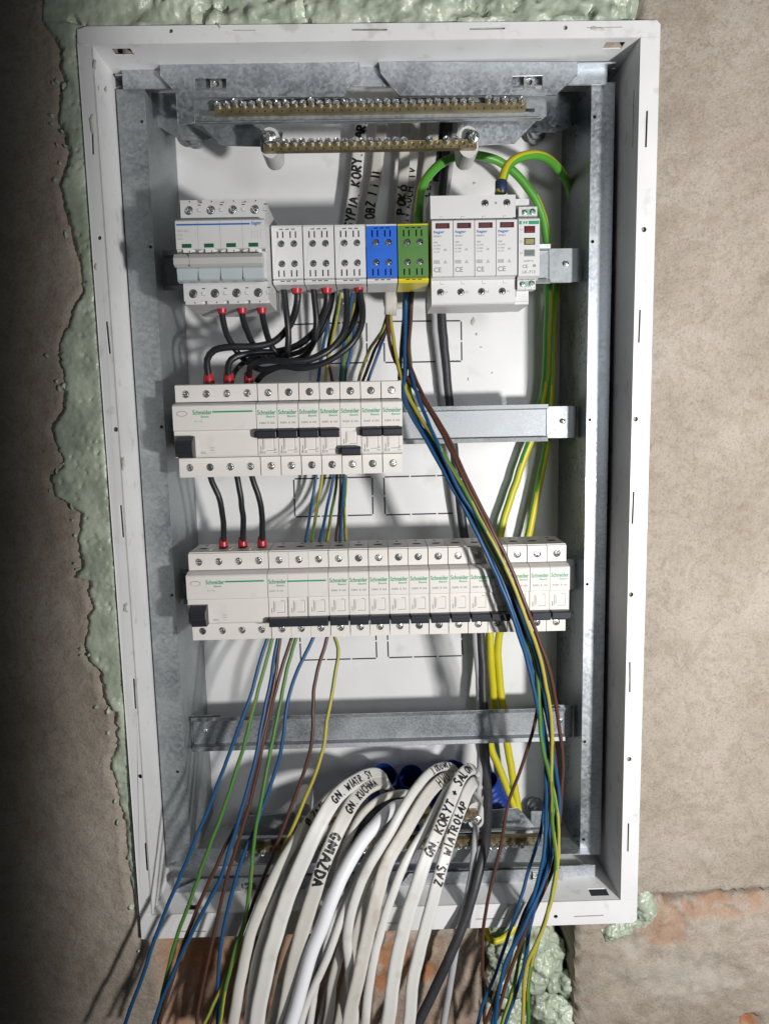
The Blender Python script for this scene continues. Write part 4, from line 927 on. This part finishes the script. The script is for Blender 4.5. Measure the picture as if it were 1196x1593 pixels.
bundle('thin green-yellow wire hidden low in the bundle', [(641,440,56),(633,500,62)], [(-2,10),(-14,9),(-13,5),(-8,4),(-4,4),(-2,4),(-8,4),(-6,4),(2,5),(2,5),(-8,5),(4,4),(-2,4)], YG, stripe=.4)
wire('lone brown wire leaving the bundle and hanging straight down in front of the box edge', [(838,1090,-8),(828,1140,-4),(812,1190,-4),(791,1250,-8),(778,1320,-14),(760,1390,-22),(752,1440,-26),(749,1490,-26),(752,1550,-28),(755,1620,-30)], 1.6, M_WBR, GR)
wire('dark blue wire splitting left from the bundle near the bottom', [(850,1200,-10),(844,1280,-10),(826,1345,-16),(808,1400,-24),(792,1450,-30),(772,1510,-34),(752,1560,-38),(736,1620,-40)], 1.6, M_WBL, GR)
# bottom-left wires -------------------------------------------------------
GL = 'thin wires hanging from the lower row toward the lower left'
def a1(x, y): return 180+x/3.147, 980+y/3.147
def a2(x, y): return 160+x/2.718, 1280+y/2.718
YS = [28, 14, 6, -4, -16, -24, -30, -38, -46]
def lw(lab, u, l, m_, d=0, **k):
    pts = [a1(*p) for p in u]+[a2(*p) for p in l]; n = len(pts)
    e = pts[-1]; pp = pts[-2]; pts.append((e[0]+(e[0]-pp[0])*.25, e[1]+(e[1]-pp[1])*.25)); pts.insert(0, (pts[0][0]+4, pts[0][1]-12)); n += 2
    out = []
    for i, (x, y) in enumerate(pts):
        t = (y-985)/(1620-985); Y = 30-84*max(0, t)**.8 if i else 30
        out.append((x, y, Y+d*min(1, max(0, t*3))))
    wire(lab, out, 1.7, m_, GL, **k)
lw('leftmost blue wire crossing the corner of the box frame', [(745,35),(640,380),(490,790),(385,1040)], [(370,125),(240,440),(170,640),(95,851)], M_WBL, 0)
lw('green-yellow wire right beside the leftmost blue wire', [(770,35),(690,330),(560,790),(430,1130)], [(400,240),(310,500),(255,720),(236,851)], [M_WG, M_WY], -3, stripe=.4, tw0=1.2, twist=.008)
lw('blue wire running long and straight to the lower left, third from the left', [(795,35),(740,340),(655,750),(560,1060)], [(500,230),(380,460),(270,700),(215,851)], M_WBL, -8)
lw('brown wire just left of the long straight blue one', [(806,35),(770,290),(640,830),(530,1080)], [(430,290),(330,550),(250,800),(240,851)], M_WBR, -4)
lw('brown wire hanging down the middle of the lower left group', [(855,60),(770,350),(655,850),(590,1080)], [(520,250),(460,520),(410,760),(400,851)], M_WBR, 2)
lw('bright green-yellow wire in the lower left group with a straight drop', [(885,35),(820,280),(720,800),(690,960)], [(636,130),(605,400),(550,560),(500,820)], [M_WG, M_WY], -6, stripe=.5, tw0=2.5, twist=.006)
lw('blue wire with a soft bend below the steel rail', [(968,35),(850,310),(810,600),(700,920)], [(590,150),(535,340),(495,560),(487,851)], M_WBL, 0)
lw('brown wire curving down to the white cables', [(1035,35),(970,300),(955,580),(840,920)], [(700,180),(620,380),(530,620),(450,851)], M_WBR, 3)
lw('yellow-green wire that bows right then joins the white cables', [(1070,30),(1090,130),(1035,420),(1000,640),(830,1050)], [(740,160),(640,400),(540,620),(430,851)], YG, -2, stripe=.35, tw0=1, twist=.01)
# thick earth conductors ----------------------------------------------------
GE = 'thick yellow-green earth conductors'
YE = [M_WG2, M_WY2]
wire('thick yellow-green earth cable arching from the green block over the surge arrester', [(650,352,40),(652,318,46),(662,282,56),(690,252,72),(730,241,86),(778,252,94),(820,290,98),(846,345,104),(853,420,108),(851,520,112),(846,600,116),(830,670,122),(805,740,124),(778,830,122),(762,930,122),(762,1000,122),(768,1090,122),(762,1150,118),(778,1200,114),(803,1262,108)], 4.1, YE, GE, stripe=.5, tw0=3.1, twist=.005, n=14)
wire('thick yellow-green earth cable looping up from the surge arrester into the frame', [(776,302,30),(780,285,32),(792,256,40),(815,243,48),(842,243,60),(866,260,84),(888,300,112),(886,370,122),(862,470,120),(856,600,116),(850,690,122),(836,760,122),(822,830,120),(795,920,122),(776,990,122),(776,1050,122),(783,1100,120),(789,1160,116),(798,1210,112),(806,1262,108)], 4.1, YE, GE, stripe=.5, tw0=3.6, twist=.004, n=14)
p = at(777, 300, 30); m = MB(); m.lathe([(4.6, -5), (5.2, -4), (5.2, 5), (4.5, 6)], 16, 0, Matrix.Translation(at(779, 292, 31)) @ Matrix.Rotation(math.pi/2, 4, 'X')); tag(m.build('cable_sleeve', mat('navy_sleeve', (0.02, 0.035, 0.09), .4)), 'short navy sleeve where the earth cable enters the surge arrester', 'cable sleeve')
GW = 'earth wire ends under the box'
wire('yellow-green earth wire curling below the bottom edge of the box', [(758,1400,30),(756,1440,20),(762,1462,12),(778,1462,14),(800,1440,24),(806,1410,34)], 3.2, YE, None, stripe=.45, twist=.01, n=12)

# ------------------------------------------------------------------ sheathed cables with marker writing
FNT = {'A': [[(0,0),(.3,1),(.6,0)],[(.1,.38),(.5,.38)]], 'B': [[(0,0),(0,1),(.4,.9),(.42,.62),(.02,.52)],[(.02,.52),(.5,.42),(.48,.06),(0,0)]], 'C': [[(.55,.85),(.3,1),(.05,.7),(.05,.3),(.3,0),(.55,.15)]],
 'D': [[(0,0),(0,1),(.4,.85),(.55,.5),(.4,.12),(0,0)]], 'E': [[(.5,1),(0,1),(0,0),(.5,0)],[(0,.5),(.4,.5)]], 'G': [[(.5,.85),(.25,1),(.02,.6),(.1,.1),(.4,.02),(.5,.4),(.28,.42)]],
 'H': [[(0,0),(0,1)],[(.5,0),(.5,1)],[(0,.5),(.5,.5)]], 'I': [[(.1,0),(.1,1)]], 'J': [[(.35,1),(.35,.1),(.1,0),(0,.2)]], 'K': [[(0,0),(0,1)],[(.5,1),(.02,.45),(.5,0)]], 'L': [[(0,1),(0,0),(.45,0)]],
 'Ł': [[(.1,1),(.1,0),(.5,0)],[(0,.4),(.35,.62)]], 'N': [[(0,0),(0,1),(.5,0),(.5,1)]], 'O': [[(.28,1),(.03,.65),(.08,.2),(.32,0),(.55,.35),(.5,.8),(.28,1)]], 'P': [[(0,0),(0,1),(.4,.92),(.42,.6),(0,.5)]],
 'R': [[(0,0),(0,1),(.4,.92),(.42,.6),(.02,.5),(.5,0)]], 'S': [[(.48,.85),(.25,1),(.03,.78),(.45,.35),(.3,.02),(0,.12)]], 'T': [[(0,1),(.6,1)],[(.3,1),(.28,0)]], 'U': [[(0,1),(.02,.2),(.25,0),(.48,.2),(.5,1)]],
 'V': [[(0,1),(.28,0),(.55,1)]], 'W': [[(0,1),(.15,0),(.35,.7),(.5,0),(.7,1)]], 'Y': [[(0,1),(.28,.5),(.55,1)],[(.28,.5),(.25,0)]], 'Z': [[(0,1),(.5,1),(0,0),(.52,0)]], '+': [[(.05,.5),(.6,.5)],[(.32,.2),(.32,.8)]],
 '.': [[(.1,0),(.18,.08)]], 'i': [[(.1,0),(.1,.6)],[(.1,.8),(.12,.9)]], 'Ø': [[(.28,.9),(.03,.6),(.08,.2),(.32,.05),(.55,.35),(.5,.75),(.28,.9)],[(.05,.05),(.55,.95)]], ' ': [],
 'Ó': [[(.28,.85),(.03,.55),(.08,.18),(.32,0),(.55,.3),(.5,.68),(.28,.85)],[(.3,.95),(.45,1.15)]], '2': [[(.02,.8),(.25,1),(.45,.75),(0,0),(.5,0)]]}
WID = {'I': .2, '.': .25, 'i': .2, ' ': .35, 'W': .75, '+': .7}
def write(parent, path, T, N, a, b, p_, s0, txt, h, rev, pen=.12, adv=1.0, off=0, seed=1):
    """marker strokes laid on the face of the cable; rev: read against the run of the cable"""
    rr = random.Random(seed); L_ = [0]
    for i in range(1, len(path)): L_.append(L_[-1]+(path[i]-path[i-1]).length)
    def P(s_, v_):
        s_ = min(max(s_, .1), L_[-1]-.1); i = 0
        while L_[i+1] < s_: i += 1
        t = (s_-L_[i])/(L_[i+1]-L_[i]); c = path[i].lerp(path[i+1], t); n_ = N[i].lerp(N[i+1], t).normalized(); tt = T[i].lerp(T[i+1], t).normalized()
        q = max(-.93*a, min(.93*a, v_)); hh = b*(1-abs(q/a)**p_)**(1/p_)*(groove(q/a) if p_ >= 3 else 1)+(.12 if p_ >= 3 else 0)
        return c+tt.cross(n_)*q+n_*(hh+.14)
    mb = MB(); cur = 0.0
    for ch in txt:
        ww = WID.get(ch, .55); k = rr.uniform(.88, 1.1); dz = rr.uniform(-.06, .06); sl = rr.uniform(-.1, .14)
        for st in FNT[ch]:
            pts = [Vector((cur+(x*k+y*sl)*adv, y*k+dz)) for x, y in st]; fine = []
            for i in range(len(pts)-1):
                for q in range(4): fine.append(pts[i].lerp(pts[i+1], q/4))
            fine.append(pts[-1]); v = []
            for i, c in enumerate(fine):
                d = fine[min(i+1, len(fine)-1)]-fine[max(i-1, 0)]
                d = d.normalized() if d.length else Vector((1, 0)); n2 = Vector((-d.y, d.x))*pen*(.85+.3*rr.random())/2
                for e in (c+n2, c-n2):
                    u = e.x*h; w_ = (e.y-.5)*h+off
                    v.append(tuple(P(s0-u, w_) if rev else P(s0+u, -w_)))
            mb.add(v, [(2*i, 2*i+2, 2*i+3, 2*i+1) for i in range(len(fine)-1)])
        cur += (ww+.2)*adv
    return mb.build('marker_writing', M_INK, parent)
def cable(label, px, w_, th, m_, group, texts=(), p_=3.0, n=30, ref=Vector((0, -1, 0)), cat='cable'):
    path = px_path(px, 5.0); T, N = frames(path, ref)
    o = sweep(path, w_/2, th/2, n, [m_], T, N, None, 0, p_).build('cable', [m_]); tag(o, label, cat, group)
    for i, (s0, txt, h, rev, kw) in enumerate(texts): write(o, path, T, N, w_/2, th/2, p_, s0, txt, h, rev, seed=len(txt)+i, **kw)
    return o
GC = 'white sheathed cables bending out of the bottom of the box'
GT2 = 'white flat cables coming down from the top'
FW = dict(pen=.21)
cable('flat white cable marked SYPIA KORY coming down left of the others', [(572,90,112),(567,150,116),(562,200,118),(556,260,120),(550,310,120),(543,360,118),(536,430,112),(531,470,100)], 12.5, 6, M_CW, GT2, [(158, 'SYPIA. KORY. GARD', 9.4, True, dict(pen=.22, adv=1.0))])
cable('flat white cable marked with roman numerals, stripped below the blue block', [(600,90,112),(597,150,116),(592,220,120),(584,280,120),(574,340,112),(588,400,84),(605,440,64),(608,466,58),(607,490,58)], 11.5, 6, M_CB, GT2, [(153, 'OBZ I i II', 9.4, True, dict(pen=.22, adv=1.0))])
cable('flat white cable marked POKO between the numbered one and the green block', [(634,90,108),(632,150,110),(629,220,114),(626,280,114),(622,350,112),(620,430,118),(618,480,126)], 11, 6, M_CB, GT2, [(143, 'POKÓ', 9.0, True, dict(pen=.24, adv=1.1))])
cable('flat white cable half hidden behind the one marked POKO', [(652,90,118),(648,150,120),(645,220,124),(638,290,126),(630,350,126),(626,420,128)], 10, 5, M_CW, GT2, [(152, 'TV KUCH. TV', 7, True, FW)])
cable('white cable marked LED passing behind the green block', [(684,90,116),(678,150,118),(671,220,120),(662,290,120),(652,350,118),(648,420,122)], 12, 6, M_CB, GT2, [(128, 'LED.', 9, True, FW)])
cable('grey cable running down the back beside the black one', [(718,95,124),(712,160,124),(704,220,124),(695,300,126),(682,400,128),(675,480,130),(682,560,130),(690,630,130),(699,720,130),(714,835,130),(730,920,128),(740,1000,120),(745,1090,108),(746,1160,90),(745,1210,60),(741,1280,30),(732,1363,0),(722,1418,-12),(706,1497,-22),(688,1600,-28)], 6.4, 6.4, M_CG, None, p_=2.0, n=12)
cable('black cable running down the back and out over the bottom edge', [(702,95,126),(698,180,126),(690,290,126),(685,400,128),(686,480,128),(692,560,128),(700,640,128),(710,740,128),(724,840,126),(742,940,122),(750,1020,116),(752,1110,100),(756,1190,70),(758,1280,30),(748,1345,0),(727,1420,-16),(694,1500,-28),(640,1615,-40)], 9, 9, M_CBK, None, p_=2.0, n=14)
cable('second black cable behind the white ones at the top', [(708,95,132),(700,150,132),(690,200,134),(676,280,134)], 10, 7, M_CBK, GT2, p_=2.0, n=12)
# conduits
GV = 'blue corrugated conduits behind the bottom cables'
def conduit(label, px, r):
    path = px_path(px, 1.6); T, N = frames(path, Vector((1, 0, .1))); v = []; f = []; n = 22
    for i, c in enumerate(path):
        B = T[i].cross(N[i]); rr = r*(1+.045*math.cos(i*math.pi/1.0)) if i % 1 == 0 else r
        rr = r*(1.05 if (i//2) % 2 else .96)
        for k in range(n): th = k*math.tau/n; v.append(tuple(c+B*rr*math.cos(th)+N[i]*rr*math.sin(th)))
    for i in range(len(path)-1): f += [(i*n+k, i*n+(k+1) % n, (i+1)*n+(k+1) % n, (i+1)*n+k) for k in range(n)]
    o0 = len(v)
    for i in range(0, 12):
        c = path[i]; B = T[i].cross(N[i])
        for k in range(n): th = k*math.tau/n; v.append(tuple(c+(B*math.cos(th)+N[i]*math.sin(th))*r*.9))
    f += [(k, (k+1) % n, o0+(k+1) % n, o0+k) for k in range(n)]
    for i in range(11): f += [(o0+i*n+k, o0+(i+1)*n+k, o0+(i+1)*n+(k+1) % n, o0+i*n+(k+1) % n) for k in range(n)]
    return tag(MB().add(v, f, 0, True).build('conduit', [M_CON]), label, 'conduit', GV)
conduit('blue conduit end behind the cables marked for kitchen sockets', [(598,1206,84),(596,1225,104),(588,1270,118),(570,1330,112),(560,1395,100)], 14)
conduit('blue conduit end left of the middle, under the bare back panel', [(640,1208,88),(637,1228,106),(632,1275,118),(630,1340,112),(628,1400,100)], 14)
conduit('blue conduit end behind the bundle marked with salon and hall', [(706,1202,86),(700,1228,102),(690,1275,114),(684,1340,110),(680,1395,100)], 16)
conduit('blue conduit standing beside the earth cables at the bottom right', [(752,1216,106),(760,1235,110),(772,1265,112),(776,1330,108),(776,1390,100)], 17)
conduit('blue conduit lying low behind the lowest terminal bar', [(400,1345,96),(470,1326,88),(560,1320,82),(680,1318,82),(800,1334,90)], 17)
# white cables out of the bottom
def cc(x, y): return 380+x/3.7375, 1150+y/3.7375
cable('beige cable marked ZASI, outermost on the left of the white cables', [(600,1242,100),(594,1222,86),(574,1212,66),(540,1222,36),(502,1252,8),(464,1302,-22),(428,1362,-36),(398,1430,-46),(378,1505,-52),(360,1610,-58)], 9.9, 7.4, M_CB, GC, [(158, 'Ø ZASI', 7, True, FW)], p_=2.4)
cable('cream cable marked GN. WIATR, second from the left', [(604,1242,96),(603,1218,78),(590,1205,52),(560,1212,22),(525,1238,-10),(492,1290,-32),(462,1360,-46),(430,1450,-58),(412,1520,-62),(396,1615,-66)], 13.5, 6.0, M_CW, GC, [(152, 'GN. WIATR. SY', 7.5, True, FW)], p_=3.5)
cable('cream cable marked GN. KUCHNIA and GNIAZDA', [(606,1248,90),(606,1226,70),(594,1218,44),(568,1228,14),(540,1262,-16),(516,1312,-34),(492,1380,-46),(470,1450,-54),(452,1530,-58),(436,1615,-60)], 13.1, 6.0, M_CB, GC, [(140, 'GN. KUCHNIA', 7.5, True, FW), (160, 'GNIAZDA', 9.4, False, dict(pen=.26, adv=1.0))], p_=3.5)
cable('grey-beige cable arching low behind the bright white one', [(648,1250,90),(646,1238,76),(625,1234,50),(590,1244,22),(560,1270,2),(540,1310,-14),(524,1370,-28),(508,1440,-38),(486,1520,-44),(474,1612,-48)], 7.2, 7.4, M_CB, GC, p_=2.0, n=14)
cable('black cable showing between the GNIAZDA cable and the bright white one', [(650,1262,84),(640,1244,66),(610,1244,40),(575,1275,8),(548,1320,-14),(528,1370,-28),(508,1430,-38),(488,1500,-46),(462,1610,-52)], 11.7, 10.1, M_CBK, GC, p_=2.0, n=14)
cable('thick bright white round cable in the middle of the bunch', [(662,1262,70),(640,1254,50),(615,1256,22),(588,1280,-6),(557,1318,-28),(528,1372,-44),(503,1432,-54),(476,1510,-62),(446,1615,-68)], 12.2, 12.4, M_CR, GC, p_=2.0, n=20)
cable('off-white cable marked LODOWKA curving over the top of the bunch', [(712,1240,92),(712,1212,78),(702,1194,58),(678,1196,32),(650,1222,6),(624,1262,-14),(596,1312,-28),(566,1362,-38),(548,1410,-44),(541,1460,-46),(544,1520,-44),(556,1615,-42)], 8.6, 6.9, M_CW, GC, [(108, 'LODÓWKA SYP', 6.5, True, FW)], p_=2.4)
cable('wide flat off-white cable marked HVO', [(716,1246,88),(716,1222,70),(702,1208,48),(678,1222,22),(655,1252,0),(628,1296,-18),(606,1335,-32),(592,1375,-40),(578,1430,-48),(562,1500,-54),(538,1612,-58)], 11.7, 5.1, M_CB, GC, [(96, 'HVO', 9.5, True, dict(pen=.14))], p_=3.5)
cable('flat white cable marked GN. KORYT + SALON', [(738,1240,86),(742,1210,72),(735,1196,54),(718,1206,32),(702,1240,10),(684,1285,-12),(664,1332,-28),(646,1385,-40),(630,1440,-48),(614,1510,-54),(600,1612,-58)], 12.2, 6.0, M_CW, GC, [(172, 'GN. KORYT + SALON', 8.6, True, FW)], p_=3.5)
cable('flat white cable marked ZAS. WIATROŁAP, rightmost of the white cables', [(744,1252,80),(746,1228,64),(738,1216,46),(726,1232,26),(712,1268,4),(698,1312,-14),(684,1358,-28),(668,1420,-38),(654,1475,-44),(642,1530,-46),(634,1612,-48)], 11.2, 6.0, M_CW, GC, [(170, 'ZAS. WIATROŁAP', 7.8, True, FW)], p_=3.5)
cable('thin cream cable passing between the bright white one and the HVO one', [(640,1262,60),(615,1275,30),(590,1305,4),(566,1345,-14),(542,1390,-28),(520,1430,-38),(505,1475,-44),(490,1540,-48),(478,1615,-50)], 7.2, 7.4, M_CW, GC, p_=2.0, n=14)
cable('dull grey round cable dropping behind the HVO cable', [(600,1330,30),(575,1360,8),(552,1400,-10),(536,1440,-20),(524,1500,-26),(508,1550,-28),(492,1615,-30)], 6.3, 6.4, M_CG, GC, p_=2.0, n=12)
cable('wide cream cable hidden behind the HVO cable near the bottom of the picture', [(590,1350,20),(576,1400,-6),(560,1450,-20),(548,1520,-28),(520,1615,-32)], 15.3, 5.5, M_CB, GC, p_=3.2, n=16)
cable('beige cable squeezed behind the GN. WIATR cable', [(560,1235,60),(520,1265,30),(480,1330,0),(450,1400,-22),(425,1480,-34),(405,1550,-40),(386,1615,-44)], 10.8, 6.4, M_CB, GC, p_=2.4, n=16)
cable('cream cable dropping between the GNIAZDA cable and the frame edge', [(545,1300,30),(515,1350,0),(490,1400,-20),(468,1450,-30),(448,1500,-36),(432,1560,-40),(420,1615,-42)], 10.8, 5.5, M_CW, GC, p_=3, n=16)

cable('thin white cable lying between the ZASI and GN. WIATR cables', [(598,1240,90),(590,1222,66),(560,1222,30),(512,1256,0),(474,1312,-22),(442,1372,-36),(415,1440,-46),(396,1510,-50),(384,1612,-54)], 8, 7, M_CW, GC, p_=2.4, n=16)
cable('thin off-white cable hugging the right side of the thick bright white one', [(664,1258,60),(640,1262,34),(612,1285,4),(582,1325,-16),(556,1372,-32),(530,1432,-42),(504,1500,-50),(478,1560,-54),(462,1612,-58)], 7.5, 7.5, M_CW, GC, p_=2.0, n=14)
cable('cream cable tucked under the LODOWKA cable', [(706,1246,80),(700,1226,62),(676,1222,34),(645,1250,8),(618,1290,-8),(588,1340,-20),(560,1395,-28),(540,1450,-32),(520,1520,-34),(506,1612,-36)], 9, 6.5, M_CB, GC, p_=2.4, n=16)
cable('thin white cable between the HVO and KORYT cables', [(728,1240,84),(728,1216,66),(712,1214,42),(690,1238,18),(664,1284,-4),(636,1332,-20),(612,1385,-32),(594,1440,-40),(578,1510,-44),(566,1612,-48)], 8, 6, M_CW, GC, p_=2.4, n=16)
